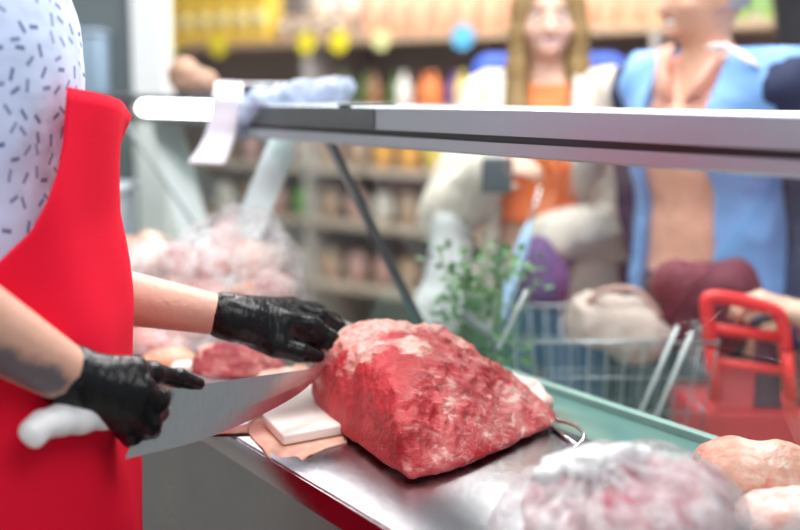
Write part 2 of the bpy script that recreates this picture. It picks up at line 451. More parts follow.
# grey tub
tb_ = empty('plastic_tub', CL(.80, 2.78, .9))
def frust(c, wx, wy, z0, z1, k, bev):
    bm = bmesh.new()
    for z, s in ((z0, k), (z1, 1)):
        for a, b_ in ((-1, -1), (1, -1), (1, 1), (-1, 1)): bm.verts.new((c[0] + a * wx * s, c[1] + b_ * wy * s, z))
    bm.verts.ensure_lookup_table(); w = bm.verts
    bm.faces.new([w[3], w[2], w[1], w[0]]); bm.faces.new([w[4], w[5], w[6], w[7]])
    for i in range(4): bm.faces.new((w[i], w[(i + 1) % 4], w[4 + (i + 1) % 4], w[4 + i]))
    bmesh.ops.bevel(bm, geom=list(bm.edges), offset=bev, segments=2, affect='EDGES', profile=.6); return bm_arrays(bm)
tc_ = W(98, 265, 2.75)
obj('tub_wall', *frust((tc_[0], 2.75), .085, .09, .9, 1.165, .86, .008), M('greyblue_tub', (.46, .54, .60), .5), tb_)
obj('rim', *frust((tc_[0], 2.75), .092, .097, 1.1655, 1.182, 1, .004), M('tub_rim', (.56, .63, .68), .5), tb_)
tag(tb_, 'grey plastic tub standing on the counter beside the red apron', 'tub')

# ------------------------------------------------------------------ beef
def meatmat(name, red, red2, fatc, marb=.55, marbs=40, gl=.3, stretch=(1, 1, 1), spec=.4):
    m, nt, b = nodemat(name)
    tc = nt.nodes.new('ShaderNodeTexCoord'); mp = nt.nodes.new('ShaderNodeMapping'); mp.inputs['Scale'].default_value = stretch
    mp.inputs['Rotation'].default_value = (.5, .35, .4); nt.links.new(tc.outputs['Object'], mp.inputs['Vector'])
    n1 = noise(nt, 12, 4, .6, distort=.6); base = mixc(nt, ramp(nt, n1, .36, .64), red, red2)
    fib = noise(nt, marbs, 6, .68, mp.outputs[0], .5)
    streak = ramp(nt, noise(nt, marbs * .9, 5, .7, mp.outputs[0], .35), .53, .66)
    reg = ramp(nt, noise(nt, 13, 4, .6, distort=.8), .40, .66)
    vein = math_n(nt, 'MULTIPLY', math_n(nt, 'MULTIPLY', math_n(nt, 'ADD', math_n(nt, 'MULTIPLY', streak, .8), math_n(nt, 'MULTIPLY', reg, .28)), math_n(nt, 'ADD', reg, .25)), math_n(nt, 'MULTIPLY', attr(nt, 'marble'), marb), True)
    c = mixc(nt, vein, base, fatc)
    fa = attr(nt, 'fat'); fn = noise(nt, 45, 5, .65, mp.outputs[0], .6)
    fm = ramp(nt, math_n(nt, 'ADD', fa, math_n(nt, 'MULTIPLY', math_n(nt, 'SUBTRACT', fn, .5), 1.3)), .34, .74)
    fatv = mixc(nt, ramp(nt, noise(nt, 38, 4, .6), .4, .65), fatc, (fatc[0] * .95, fatc[1] * .62, fatc[2] * .55))
    c = mixc(nt, math_n(nt, 'MULTIPLY', fm, .92), c, fatv)
    nt.links.new(c, b.inputs['Base Color'])
    b.inputs['Specular IOR Level'].default_value = spec
    b.inputs['Subsurface Weight'].default_value = .08; b.inputs['Subsurface Radius'].default_value = (.012, .004, .003); b.inputs['Subsurface Scale'].default_value = 1
    nt.links.new(math_n(nt, 'ADD', math_n(nt, 'MULTIPLY', fn, .3), gl - .1), b.inputs['Roughness'])
    bump(nt, b, math_n(nt, 'ADD', fib, math_n(nt, 'MULTIPLY', noise(nt, 120, 4), .35)), .8, .007)
    return m
BEEF = meatmat('beef_meat', (.40, .012, .020), (.60, .040, .055), (.86, .60, .54), .8, 34, .30, (1, 1, 2.2))
hp = [WZ(412, 484, .902), WZ(392, 474, .902), WZ(344, 437, .902), W(318, 402, 1.70), W(311, 384, 1.70), WZ(553, 434, .902), WZ(500, 458, .902),
      W(557, 416, 1.66), W(545, 404, 1.64), WZ(500, 392, .902), WZ(380, 390, .902),
      W(375, 323, 1.66), W(410, 321, 1.69), W(447, 330, 1.70), W(345, 331, 1.70), W(319, 362, 1.71),
      W(378, 345, 1.60), W(398, 378, 1.49), W(404, 430, 1.41), W(500, 372, 1.68), W(345, 350, 1.63), WZ(440, 478, .902)]
_hc = np.mean(hp, 0); hp = [p + (p - _hc) / np.linalg.norm(p - _hc) * np.array([.011, .012, .004]) for p in hp]
BH = hull_sdf(hp, .012)
def beef_f(P):
    d = BH(P)
    # hollow between front corner and right end
    d = np.maximum(d, -(ell(WZ(478, 474, .905) + [0, -.02, -.0], (.045, .03, .028))(P)))
    return np.maximum(d, .9012 - P[:, 2])
beef_f = bounded(beef_f, BH.bb[0], BH.bb[1])
fatc = [W(340, 342, 1.68), W(330, 365, 1.69), W(362, 332, 1.66), W(372, 358, 1.60), W(395, 328, 1.68), W(352, 382, 1.62), W(430, 330, 1.69)]
fatr = [.045, .035, .045, .036, .036, .026, .02]
fatc += [W(412, 350, 1.60), W(455, 350, 1.67), W(480, 372, 1.65), W(556, 420, 1.61), W(330, 345, 1.71)]; fatr += [.030, .022, .018, .012, .035]
def beef_fat(V):
    r = np.zeros(len(V))
    for c, k in zip(fatc, fatr): r = np.maximum(r, 1 - np.linalg.norm(V - c, axis=1) / (k * 1.5))
    r = r * 1.35
    # fat skirt along the worktop at the front corner
    low = np.clip(1 - (V[:, 2] - .902) / .012, 0, 1); r = np.maximum(r, low * (V[:, 1] < 1.60) * .7)
    return np.clip(r + .25 * fbm(V, 40, 2, 5), 0, 1)
_e = np.array(W(398, 378, 1.49)) - W(378, 345, 1.60)
def right_side(V):      # 1 on the big marbled face, 0 on the smooth dark cut face
    x0 = np.array(W(400, 400, 1.45)); return np.clip(((V - x0) @ np.array([.97, -.2, .1])) / .03 + .4, 0, 1)
def beef_disp(V):
    rs = right_side(V); top = np.clip((V[:, 2] - .93) / .03, 0, 1)
    big = fbm(V, 14, 2, 2) * .006; folds = ridge(V @ np.array([[.9, .2, .4], [0, 1, 0], [-.5, 0, .9]]) * np.array([.8, 1, 1.7]), 26, 3, 3) * .0055 * (.15 + .85 * rs); fine = fbm(V, 110, 2, 8) * .0015
    ft = beef_fat(V); lump = ridge(V, 42, 15, 2) * .0048 * ft
    return (big + folds + fine + lump) * (.25 + .75 * top)
o = blob('beef_joint', beef_f, BEEF, None, .0026, disp=beef_disp, attrs={'fat': beef_fat, 'marble': lambda V: .08 + .92 * right_side(V)})
o.location.z += .0; tag(o, 'large raw red beef joint with fat cap being cut on the worktop', 'beef joint')

# white cutting board with a skirt of fat and membrane
def pl(pxs, z): return [WZ(a, b, z) for a, b in pxs]
bd = empty('cutting_board', WZ(300, 415, .9))
V, Fc = prism(pl([(262, 424), (283, 446), (347, 434), (352, 392), (322, 380), (292, 397)], .906), np.array([0, 0, .016]), .004, 3)
obj('board', V, Fc, BOARDP, bd)
tag(bd, 'white plastic cutting board at the worktop edge left of the beef', 'cutting board')
FATM = meatmat('fat_trim', (.66, .20, .16), (.82, .50, .38), (.90, .74, .62), .8, 60)
_in = [(284, 408), (282, 420), (287, 432), (297, 437), (310, 434), (326, 432), (342, 428)]
_ou = [(262, 410), (252, 424), (268, 437), (283, 447), (303, 443), (325, 439), (346, 436)]
_lo = [(256, 413), (247, 428), (264, 445), (281, 455), (303, 449), (325, 444), (347, 439)]
_dr = [(254, 417), (247, 432), (268, 455), (290, 473), (304, 458), (325, 448), (347, 442)]
rows = [[WZ(a, b_, .9045) for a, b_ in _in], [WZ(a, b_, .9045) for a, b_ in _ou]]
for px in (_lo, _dr):
    rows.append([WZ(a, b_, .9025) if (a, b_) != (290, 473) else W(288, 476, 1.462) for a, b_ in px])
o = sheet(rows, FATM, 'fat_trimming', None, .0025, 2)
tag(o, 'thin pinkish fat trimming hanging from under the cutting board', 'fat trimming')

# ------------------------------------------------------------------ knife
ka, kb = W(150, 392, 1.335), W(330, 366, 1.63); kd = kb - ka; kn = np.cross(kd, [0, .8, 1.0]); kn /= np.linalg.norm(kn)
def onk(u, v):
    d = ray(u, v); o_ = np.array([0, 0, H]); return o_ + d * (((ka - o_) @ kn) / (d @ kn))
sp_ = [(112, 396), (150, 392), (200, 385), (250, 377.5), (300, 370.5), (328, 366)]
ed_ = [(125, 449), (125, 459), (160, 451), (200, 440.5), (240, 425), (275, 408), (300, 393), (317, 378), (328, 366.5)]
cs = [onk(*q) for q in sp_]; ce = [onk(*q) for q in ed_]
def samp(c, n):
    c = curve(c, 6); L = [0]
    for i in range(1, len(c)): L.append(L[-1] + np.linalg.norm(c[i] - c[i - 1]))
    return [np.array([np.interp(L[-1] * k / (n - 1), L, [p[j] for p in c]) for j in range(3)]) for k in range(n)]
S_, E_ = samp(cs[1:], 40), samp(ce[1:], 40); V = []; Fc = []
for s, e in zip(S_, E_):
    V += [s + kn * .0013, s * .35 + e * .65 + kn * .0011, e, s * .35 + e * .65 - kn * .0011, s - kn * .0013]
for i in range(39):
    for k in range(4): Fc.append([i * 5 + k, i * 5 + k + 1, i * 5 + k + 6, i * 5 + k + 5])
    Fc.append([i * 5 + 4, i * 5, i * 5 + 5, i * 5 + 9])
Fc.append([0, 1, 2, 3, 4][::-1]); Fc.append([195 + k for k in range(5)])
kf = empty('butcher_knife', ka)
obj('blade', V, Fc, BLADE, kf, False)
hc = [onk(*q) for q in ((33, 432), (42, 425), (60, 420), (80, 418), (105, 415), (140, 410), (160, 408))]
o = blob('handle', chain(hc, [.0125, .0150, .0165, .0170, .0155, .0135, .012]) + [cap(onk(31, 431), onk(36, 440), .0115, .0085)], M('handle_white', (.88, .89, .91), .3, var=.03, bmp=.0006, bscale=200), kf, .0022, .01)
tag(kf, 'large butcher knife with white handle and wide curved steel blade', 'knife')

# ------------------------------------------------------------------ people
def rotz(a): return np.array([[math.cos(a), -math.sin(a), 0], [math.sin(a), math.cos(a), 0], [0, 0, 1]])
def roty(a): return np.array([[math.cos(a), 0, math.sin(a)], [0, 1, 0], [-math.sin(a), 0, math.cos(a)]])
def hand_caps(w, d, n, side, s=1.0, curl=.5):
    """relaxed hand: wrist w, finger direction d, palm normal n (palm side), side=+1 thumb to cross(d,n)"""
    w = np.array(w, float); d = np.array(d, float); d /= np.linalg.norm(d); n = np.array(n, float); n -= d * (n @ d); n /= np.linalg.norm(n); x = np.cross(d, n) * side
    out = []
    for i, (ox, ln, r) in enumerate(((.027, .07, .0095), (.009, .078, .0098), (-.009, .073, .0092), (-.026, .058, .0082))):
        mcp = w + (d * (.088 - .004 * abs(i - 1)) + x * ox) * s
        out.append(cap(w + x * ox * .55 * s, mcp, .015 * s, .0125 * s)); p = mcp; a = curl * .4
        for k, fr in enumerate((.45, .31, .24)):
            a += curl * (.55 if k else .2); q = p + (d * math.cos(a) + n * math.sin(a)) * ln * fr * s; out.append(cap(p, q, r * (1 - .1 * k) * s, r * (.9 - .1 * k) * s)); p = q
    t0 = w + (d * .025 + x * .025) * s; t1 = t0 + (d * .028 + x * .024 + n * .012) * s; t2 = t1 + (d * .03 + x * .008 + n * .01) * s
    out += [cap(w + d * .01 * s, t0, .016 * s, .0145 * s), cap(t0, t1, .0135 * s, .011 * s), cap(t1, t2, .011 * s, .0085 * s)]
    return out
class Human:
    def __init__(s, loc, yaw, height=1.75, girth=1.0, head_yaw=0, head_pitch=0, lean=0, fem=False):
        s.loc = np.array([loc[0], loc[1], 0.0]); s.yaw = yaw; s.k = height / 1.75; s.R = rotz(yaw); s.lean = lean; s.g = girth
        g = girth; k = s.k
        def T(p):
            p = np.array(p, float); 
            if p[2] > .95: p = p.copy(); p[0] += math.tan(s.lean) * (p[2] - .95)
            return s.loc + s.R @ (p * k)
        s.T = T
        sw = .165 if fem else .185
        def E(c, r): return ell(T(c), np.array(r) * k, s.R)
        s.legs = []
        for sd in (-1, 1):
            s.legs += [cap(T((0, sd * .085, .90)), T((.01, sd * .095, .49)), .088 * k * g, .058 * k), cap(T((.01, sd * .095, .49)), T((-.02, sd * .10, .09)), .056 * k, .038 * k)]
        s.feet = []
        for sd in (-1, 1): s.feet += [cap(T((-.03, sd * .10, .045)), T((.15, sd * .125, .03)), .042 * k, .032 * k)]
        hipw = .175 if fem else .16
        s.torso = [E((0, 0, .95), (.115 * g, hipw * g, .13)), E((0, 0, 1.09), (.10 * g, (.125 if fem else .145) * g, .15)), E((0, 0, 1.29), (.118 * g, .16 * g, .17)),
                   cap(T((-.01, -(sw - .035), 1.425)), T((-.01, sw - .035, 1.425)), .056 * k, .056 * k)]
        if fem: s.torso += [E((.085, sd * .07, 1.27), (.055, .06, .06)) for sd in (-1, 1)]
        s.neck = [cap(T((-.01, 0, 1.42)), T((.005, 0, 1.55)), .056 * k, .052 * k)]
        s.sh = {sd: T((-.01, sd * sw, 1.415)) for sd in (-1, 1)}     # +1 = left
        # head
        s.hR = s.R @ rotz(head_yaw) @ roty(head_pitch); s.hc = T((.0, 0, 1.55))
        def HT(p): return s.hc + s.hR @ (np.array(p, float) * k)
        s.HT = HT
        def HE(c, r): return ell(HT(c), np.array(r) * k, s.hR)
        s.HE = HE
        fw = .90 if fem else 1.0
        s.head = [HE((-.005, 0, .09), (.095, .076 * fw, .105)), HE((.03, 0, .025), (.062, .056 * fw, .058)), HE((.045, 0, .06), (.05, .05 * fw, .06))]
        s.face = [cap(HT((.088, 0, .083)), HT((.108, 0, .05)), .008 * k, .0125 * k), HE((0, .076, .06), (.018, .009, .03)), HE((0, -.076, .06), (.018, .009, .03)),
                  HE((.088, 0, .0), (.018, .022, .016)), HE((.066, .042, .05), (.022, .02, .02)), HE((.066, -.042, .05), (.022, .02, .02))]
        s.arms = {}; s.hands = []
    def arm(s, sd, elbow, wrist, hand=None, r=1.0):
        k = s.k * r; s.arms[sd] = ([cap(s.sh[sd], elbow, .054 * k, .043 * k)], [cap(elbow, wrist, .043 * k, .027 * k)]); 
        if hand: s.hands += hand
    def body(s, mat, root, h=.009, attrs=None):
        up = union(s.torso + s.neck, .05 * s.k)
        hd = union(s.head, .03); fc = s.face
        lg = union(s.legs + s.feet, .02); am = [c for a in s.arms.values() for c in a[0] + a[1]]; al = union(am, .012); hn = union(s.hands, .006) if s.hands else None
        ey = [s.HE((.098, sd * .031, .078), (.012, .016, .010)) for sd in (-1, 1)]
        mo = s.HE((.096, 0, .022), (.014, .024, .008))
        def f(P):
            d = smin(up(P), lg(P), .04); d = smin(d, al(P), .03)
            e = hd(P)
            for q in fc: e = smin(e, q(P), .012)
            for q in ey: e = -smin(-e, q(P), .008)
            e = -smin(-e, mo(P), .004)
            d = smin(d, e, .02)
            if hn is not None: d = smin(d, hn(P), .012)
            return d
        bb = [g.bb for g in (up, hd, lg, al) + ((hn,) if hn else ())]
        return blob('body', bounded(f, np.min([b[0] for b in bb], 0), np.max([b[1] for b in bb], 0)), mat, root, h, attrs=attrs)
    def garment(s, name, prims, off, cut, mat, root, h=.009, k=.035, fold=.004, fs=14, seed=1, mesh_attrs=None):
        u = union(prims, k); R, loc, kk = s.R, s.loc, s.k
        def f(P):
            L = (P - loc) @ R / kk; w = fold * (ridge(L, fs, seed, 2) * .6 + fbm(L, fs * .6, 2, seed + 5) * .8)
            return np.maximum(u(P) - off - w, cut(L, P)) if cut else u(P) - off - w
        return blob(name, bounded(f, u.bb[0] - off - fold * 2, u.bb[1] + off + fold * 2), mat, root, h, attrs=mesh_attrs)
    def faceparts(s, root, smile=True, lip=(.55, .14, .14), brow=(.10, .06, .04), iris=(.06, .035, .02)):
        for sd in (-1, 1):
            e = blob('eye', [s.HE((.078, sd * .031, .079), (.0135, .0135, .0125))], M('eye_white', (.8, .78, .76), .2), root, .003)
            blob('iris', [s.HE((.0885, sd * .031, .079), (.0045, .0065, .0065))], M('iris_dark', iris, .2), e, .0015)
            blob('eyebrow', [cap(s.HT((.092, sd * .014, .102)), s.HT((.080, sd * .05, .104)), .0045, .0035)], M('brow_hair' + str(brow), brow, .7), root, .002)
        l = blob('lips', [cap(s.HT((.086, -.030, .034)), s.HT((.101, 0, .030)), .0035, .0045), cap(s.HT((.101, 0, .030)), s.HT((.086, .030, .034)), .0045, .0035),
                      cap(s.HT((.085, -.029, .032)), s.HT((.097, 0, .010)), .0035, .0055), cap(s.HT((.097, 0, .010)), s.HT((.085, .029, .032)), .0055, .0035)], M('lips' + str(lip), lip, .35), root, .002, .004)
        if smile: blob('teeth', [s.HE((.0915, 0, .0215), (.010, .022, .0085))], M('teeth_white', (.85, .84, .8), .25), root, .002)

SKIN = lambda n, c: M(n, c, .45, var=.07, vscale=18, sss=.1, bmp=.0006, bscale=90)

# ---- butcher
bl = (-.53, 1.40); byaw = math.radians(8)
BR = W(72, 378, 1.245); BRE = W(-120, 262, 1.08)          # right wrist, elbow
BLW = W(226, 316, 1.62); BLE = W(48, 284, 1.56)           # left
bu = Human(bl, byaw, 1.90, .96, head_pitch=.5, lean=-.06)
bu.torso.append(ell(bu.T((.012, 0, 1.37)), (.118, .16, .15), bu.R))
bu.arm(-1, BRE, BR, None, 1.12); bu.arm(1, BLE, BLW, None, 1.02)
BUT = empty('person', (bl[0], bl[1], 0))
tag(BUT, 'person in a red apron and blue-dashed white shirt cutting beef', 'person')
m, nt, b = nodemat('butcher_skin'); n1 = noise(nt, 18, 3)
tm = ramp(nt, math_n(nt, 'ADD', attr(nt, 'ink'), math_n(nt, 'MULTIPLY', math_n(nt, 'SUBTRACT', noise(nt, 40, 4), .5), .8)), .35, .7)
sk = mixc(nt, n1, (.56, .31, .23), (.65, .38, .29)); nt.links.new(mixc(nt, math_n(nt, 'MULTIPLY', tm, .9), sk, (.10, .10, .13)), b.inputs['Base Color'])
b.inputs['Roughness'].default_value = .42; b.inputs['Subsurface Weight'].default_value = .1; b.inputs['Subsurface Radius'].default_value = (.012, .005, .003); b.inputs['Subsurface Scale'].default_value = 1
bump(nt, b, noise(nt, 90, 4), .6, .002)
ink_a, ink_b = W(-30, 352, 1.12), W(48, 385, 1.19)
def ink(V):
    d = ink_b - ink_a; t = np.clip(((V - ink_a) @ d) / (d @ d), 0, 1); return np.clip(1.15 - np.linalg.norm(V - ink_a - t[:, None] * d, axis=1) / .032, 0, 1)
bu.hands = [cap(BR, BR + (BR - BRE) / np.linalg.norm(BR - BRE) * .02, .028, .02), cap(BLW, BLW + (BLW - BLE) / np.linalg.norm(BLW - BLE) * .03, .026, .018)]
bu.body(m, BUT, .0065, {'ink': ink})
bu.faceparts(BUT, False)
# shirt with short sleeves and printed dashes
m, nt, b = nodemat('dashed_shirt'); tc = nt.nodes.new('ShaderNodeTexCoord'); sx = nt.nodes.new('ShaderNodeSeparateXYZ'); nt.links.new(tc.outputs['Object'], sx.inputs[0])
cx = nt.nodes.new('ShaderNodeCombineXYZ'); nt.links.new(math_n(nt, 'ADD', sx.outputs[0], math_n(nt, 'MULTIPLY', sx.outputs[1], .8)), cx.inputs[0]); nt.links.new(sx.outputs[2], cx.inputs[1])
vo = nt.nodes.new('ShaderNodeTexVoronoi'); vo.voronoi_dimensions = '2D'; vo.inputs['Scale'].default_value = 38; vo.inputs['Randomness'].default_value = .8; nt.links.new(cx.outputs[0], vo.inputs['Vector'])
vm = nt.nodes.new('ShaderNodeVectorMath'); vm.operation = 'SUBTRACT'; nt.links.new(cx.outputs[0], vm.inputs[0]); nt.links.new(vo.outputs['Position'], vm.inputs[1])
vr = nt.nodes.new('ShaderNodeVectorRotate'); vr.rotation_type = 'Z_AXIS'; nt.links.new(vm.outputs[0], vr.inputs['Vector'])
sc2 = nt.nodes.new('ShaderNodeSeparateColor'); nt.links.new(vo.outputs['Color'], sc2.inputs[0]); nt.links.new(math_n(nt, 'MULTIPLY', sc2.outputs[0], 3.1), vr.inputs['Angle'])
s3 = nt.nodes.new('ShaderNodeSeparateXYZ'); nt.links.new(vr.outputs[0], s3.inputs[0])
ma = math_n(nt, 'MULTIPLY', math_n(nt, 'LESS_THAN', math_n(nt, 'ABSOLUTE', s3.outputs[0]), .0078), math_n(nt, 'LESS_THAN', math_n(nt, 'ABSOLUTE', s3.outputs[1]), .0027))
dcol = mixc(nt, sc2.outputs[1], (.07, .10, .30), (.24, .30, .50))
nt.links.new(mixc(nt, math_n(nt, 'MULTIPLY', ma, .9), (.60, .71, .96), dcol), b.inputs['Base Color']); b.inputs['Roughness'].default_value = .8
bump(nt, b, noise(nt, 9, 3), .5, .02)
slv = bu.arms[-1][0] + bu.arms[1][0]
el_z = {1: BLE, -1: BRE}
def shirt_cut(L, P):
    c = np.maximum(.93 - L[:, 2], L[:, 2] - 1.475)
    return c
bu.garment('shirt', bu.torso + [cap(bu.sh[-1], bu.sh[-1] + (BRE - bu.sh[-1]) * .86, .064, .066), cap(bu.sh[1], bu.sh[1] + (BLE - bu.sh[1]) * .75, .06, .058)], .016, shirt_cut, m, BUT, .0075, .04, .007, 9, 3)
bu.garment('trousers', bu.legs + bu.torso[:1], .014, lambda L, P: np.maximum(L[:, 2] - .96, .09 - L[:, 2]), M('dark_trousers', (.06, .065, .09), .8), BUT, .011)
bu.garment('shoe', bu.feet, .012, lambda L, P: .002 - L[:, 2], M('black_rubber', (.03, .03, .03), .5), BUT, .008, fold=0)
blob('hair', [bu.HE((-.02, 0, .115), (.10, .084, .10))], M('brown_hair', (.10, .06, .04), .6), BUT, .008)
# apron: draped sheet wrapped round the front of the body
fd = np.array([math.cos(byaw), math.sin(byaw)]); sdv = np.array([math.sin(byaw), -math.cos(byaw)])
def apt(z, phi):
    # forward reach and half width by height
    a = np.interp(z, [.25, .85, 1.0, 1.12, 1.25, 1.35, 1.43], [.20, .184, .178, .178, .166, .160, .158])
    bb = np.interp(z, [.25, .85, 1.1, 1.25, 1.43], [.24, .225, .215, .20, .18])
    p = np.array(bl) + fd * a * math.cos(phi) + sdv * bb * math.sin(phi)
    w = .009 * math.sin(phi * 4 + z * 5) * (1.35 - z if z < 1.2 else .15) + .004 * math.sin(phi * 7 - z * 9) + .003 * math.sin(phi * 3 + z * 23)
    p = p + fd * w
    return np.array([p[0], p[1], z])
zs = list(np.linspace(1.408, .28, 36)); rows = []
for z in zs:
    pn = np.interp(z, [.25, 1.10, 1.19, 1.25, 1.33, 1.43], [2.0, 1.95, 1.35, 1.0, .72, .58]); pf = np.interp(z, [.25, 1.12, 1.25, 1.43], [2.0, 1.9, 1.05, .85])
    r = []
    for j in range(25):
        t_ = j / 24; phi = pn * (1 - t_) - pf * t_; p = apt(z, phi)
        zz = p[2] - .052 * t_ * max(0, (z - 1.25) / .175)
        # bib stands away from the chest towards its far corner
        p = p + np.append(fd, 0) * .062 * t_ ** 1.5 * max(0, (z - 1.25) / .155); p[2] = zz; r.append(p)
    rows.append(r)
RED = M('red_apron', (.80, .006, .034), .8, var=.06, vscale=8, bmp=.0008, bscale=400, spec=.15)
ap = sheet(rows, RED, 'apron', BUT, .003, 1)
# ---- gloves
m, nt, b = nodemat('black_glove'); b.inputs['Base Color'].default_value = (.004, .0045, .006, 1); b.inputs['Specular IOR Level'].default_value = .3
nt.links.new(math_n(nt, 'ADD', math_n(nt, 'MULTIPLY', noise(nt, 30, 3), .2), .16), b.inputs['Roughness'])
mp = nt.nodes.new('ShaderNodeMapping'); tc = nt.nodes.new('ShaderNodeTexCoord'); nt.links.new(tc.outputs['Object'], mp.inputs[0]); mp.inputs['Scale'].default_value = (2.2, .6, .5); mp.inputs['Rotation'].default_value = (0, -.35, 0)
wr = noise(nt, 55, 4, .55, mp.outputs[0], 1.0); bump(nt, b, wr, .5, .004); GLOVE = m
rx = lambda V, s: ridge(V * np.array([1.6, 1, .8]), s, 21, 2)
fr = []
w = BR
def finger(pts, rs): return chain([W(*p) for p in pts], rs)
rp = [cap(w, W(132, 372, 1.272), .029, .0185), cap(w, W(140, 390, 1.262), .028, .0185), cap(w, W(136, 407, 1.262), .028, .018), cap(w, W(124, 420, 1.268), .027, .017), cap(W(92, 385, 1.262), W(125, 405, 1.272), .027, .020)]
rf = [finger([(132, 372, 1.272), (152, 373, 1.296), (178, 378, 1.335), (198, 383.5, 1.362)], [.0155, .0128, .011, .0082]),
      finger([(140, 390, 1.262), (157, 400, 1.278), (158, 412, 1.318), (146, 413, 1.342)], [.0155, .0145, .012, .009]),
      finger([(136, 407, 1.262), (150, 423, 1.276), (150, 430, 1.315), (137, 426, 1.338)], [.0155, .014, .0115, .009]),
      finger([(124, 420, 1.268), (132, 434, 1.280), (131, 438, 1.312), (120, 432, 1.33)], [.014, .0122, .0105, .008]),
      finger([(88, 374, 1.275), (112, 375, 1.315), (134, 388, 1.338), (150, 396, 1.342)], [.018, .014, .012, .0095])]
g = [union(rp, .014)] + [union(x, .006) for x in rf]
def gfun(g, cuff, k=.007):
    def f(P):
        d = g[0](P)
        for q in g[1:]: d = smin(d, q(P), k)
        return d if cuff is None else smin(d, cuff(P), .01)
    f.bb = (np.min([q.bb[0] for q in g], 0), np.max([q.bb[1] for q in g], 0)); return f
cdir = (BR - BRE) / np.linalg.norm(BR - BRE)
gl = blob('glove', gfun(g, cap(BR - cdir * .006, BR + cdir * .02, .0345, .031)), GLOVE, BUT, .0022, disp=lambda V: ridge(V @ np.array([[1, 0, 0], [0, 1, 0], [.3, 0, 1.]]) * np.array([1.7, .6, .5]), 34, 21, 2) * .0011)
obj('cuff', *tube([BR - cdir * .012 + 0, BR - cdir * .004, BR + cdir * .01], [.0362, .0366, .034], 28), GLOVE, gl)
gl['label'] = 'black rubber glove gripping the knife handle'
# left glove, on the joint
w = BLW
lp = [cap(w, W(284, 322, 1.65), .027, .021), cap(w, W(292, 314, 1.68), .027, .020), cap(w, W(290, 309, 1.71), .026, .019), cap(w, W(280, 309, 1.73), .026, .018), cap(W(240, 322, 1.62), W(275, 336, 1.635), .029, .024), cap(W(280, 334, 1.655), W(318, 340, 1.675), .024, .016)]
lf = [finger([(284, 322, 1.65), (312, 325, 1.665), (330, 338, 1.672), (334, 352, 1.675)], [.018, .0145, .0125, .010]),
      finger([(292, 314, 1.68), (320, 317, 1.70), (339, 329, 1.715), (345, 340, 1.72)], [.017, .0138, .012, .0095]),
      finger([(290, 309, 1.71), (316, 311, 1.735), (333, 320, 1.75), (341, 331, 1.755)], [.016, .0132, .0115, .009]),
      finger([(280, 309, 1.73), (304, 309, 1.76), (320, 316, 1.78), (328, 324, 1.785)], [.015, .012, .0105, .0085]),
      finger([(245, 330, 1.66), (275, 345, 1.625), (300, 352, 1.632), (318, 356, 1.645)], [.022, .018, .0145, .0105])]
g = [union(lp, .014)] + [union(x, .006) for x in lf]
cdl = (BLW - BLE) / np.linalg.norm(BLW - BLE)
gl2 = blob('glove', gfun(g, cap(BLW - cdl * .004, BLW + cdl * .03, .0325, .030)), GLOVE, BUT, .0022, disp=lambda V: rx(V, 26) * .0007)
obj('cuff', *tube([BLW - cdl * .006, BLW + cdl * .002, BLW + cdl * .014], [.0355, .0362, .033], 28), GLOVE, gl2)
gl2['label'] = 'black rubber glove pressing on the beef'

# ------------------------------------------------------------------ meat behind the hands
CH = meatmat('chicken_meat', (.76, .36, .24), (.82, .50, .36), (.92, .80, .72), .4, 30, .28)
CHP = meatmat('pale_pink_meat', (.66, .26, .25), (.78, .46, .40), (.92, .82, .80), .5, 26, .28)
RM = meatmat('dark_beef', (.30, .02, .035), (.42, .05, .06), (.82, .55, .45), .7, 55, .25)
zero = lambda q: (lambda V: np.clip(q + .6 * fbm(V, 22, 2, 3), 0, 1))
def lump(name, pxl, mat, label, cat, group=None, k=.025, fat=.3, dsp=.004, h=.005, seed=1, floor=.9015):
    """pxl: list of (u, v, Y, r)"""
    prim = [ell(W(u, v, Y), r) if hasattr(r, '__len__') else ell(W(u, v, Y), (r, r, r)) for u, v, Y, r in pxl]
    u_ = union(prim, k)
    f = bounded((lambda P: np.maximum(u_(P), floor - P[:, 2])) if floor else u_, *u_.bb)
    o = blob(name, f, mat, None, h, disp=lambda V: (fbm(V, 22, 3, seed) + .5 * ridge(V, 30, seed)) * dsp, attrs={'fat': zero(fat), 'marble': lambda V: np.ones(len(V))})
    if label: tag(o, label, cat, group)
    return o
# dark red pieces under the raised hand
hpz = [W(186, 372, 1.84), W(200, 344, 1.86), W(240, 341, 1.88), W(278, 356, 1.88), W(290, 372, 1.84), W(240, 388, 1.80), W(195, 385, 1.8), W(288, 360, 1.94), W(205, 350, 1.95)]
hs = hull_sdf(hpz, .014)
o = blob('beef_piece', bounded(lambda P: np.maximum(hs(P), .9015 - P[:, 2]), *hs.bb), RM, None, .003, disp=lambda V: ridge(V, 45, 6, 3) * .003 + fbm(V, 20, 2) * .003, attrs={'fat': lambda V: np.clip(.15 + .8 * fbm(V, 26, 2, 12), 0, .8), 'marble': lambda V: np.ones(len(V))})
tag(o, 'dark red marbled beef piece lying under the raised glove', 'beef piece')
lump('fat_piece', [(290, 380, 1.80, .022), (265, 382, 1.79, .018), (300, 374, 1.84, .018)], CH, 'pale strip of fat beside the dark red beef piece', 'fat piece', k=.03)
lump('chicken_piece', [(172, 362, 1.94, (.045, .03, .022)), (158, 368, 1.95, (.03, .03, .018))], CH, 'tan chicken piece between the knife and the forearm', 'chicken piece', fat=.05)
lump('fat_piece', [(180, 371, 1.87, (.02, .015, .012)), (190, 366, 1.87, (.012, .012, .010))], M('bright_fat', (.93, .88, .80), .3), 'small white fat lump left of the dark red beef', 'fat piece')
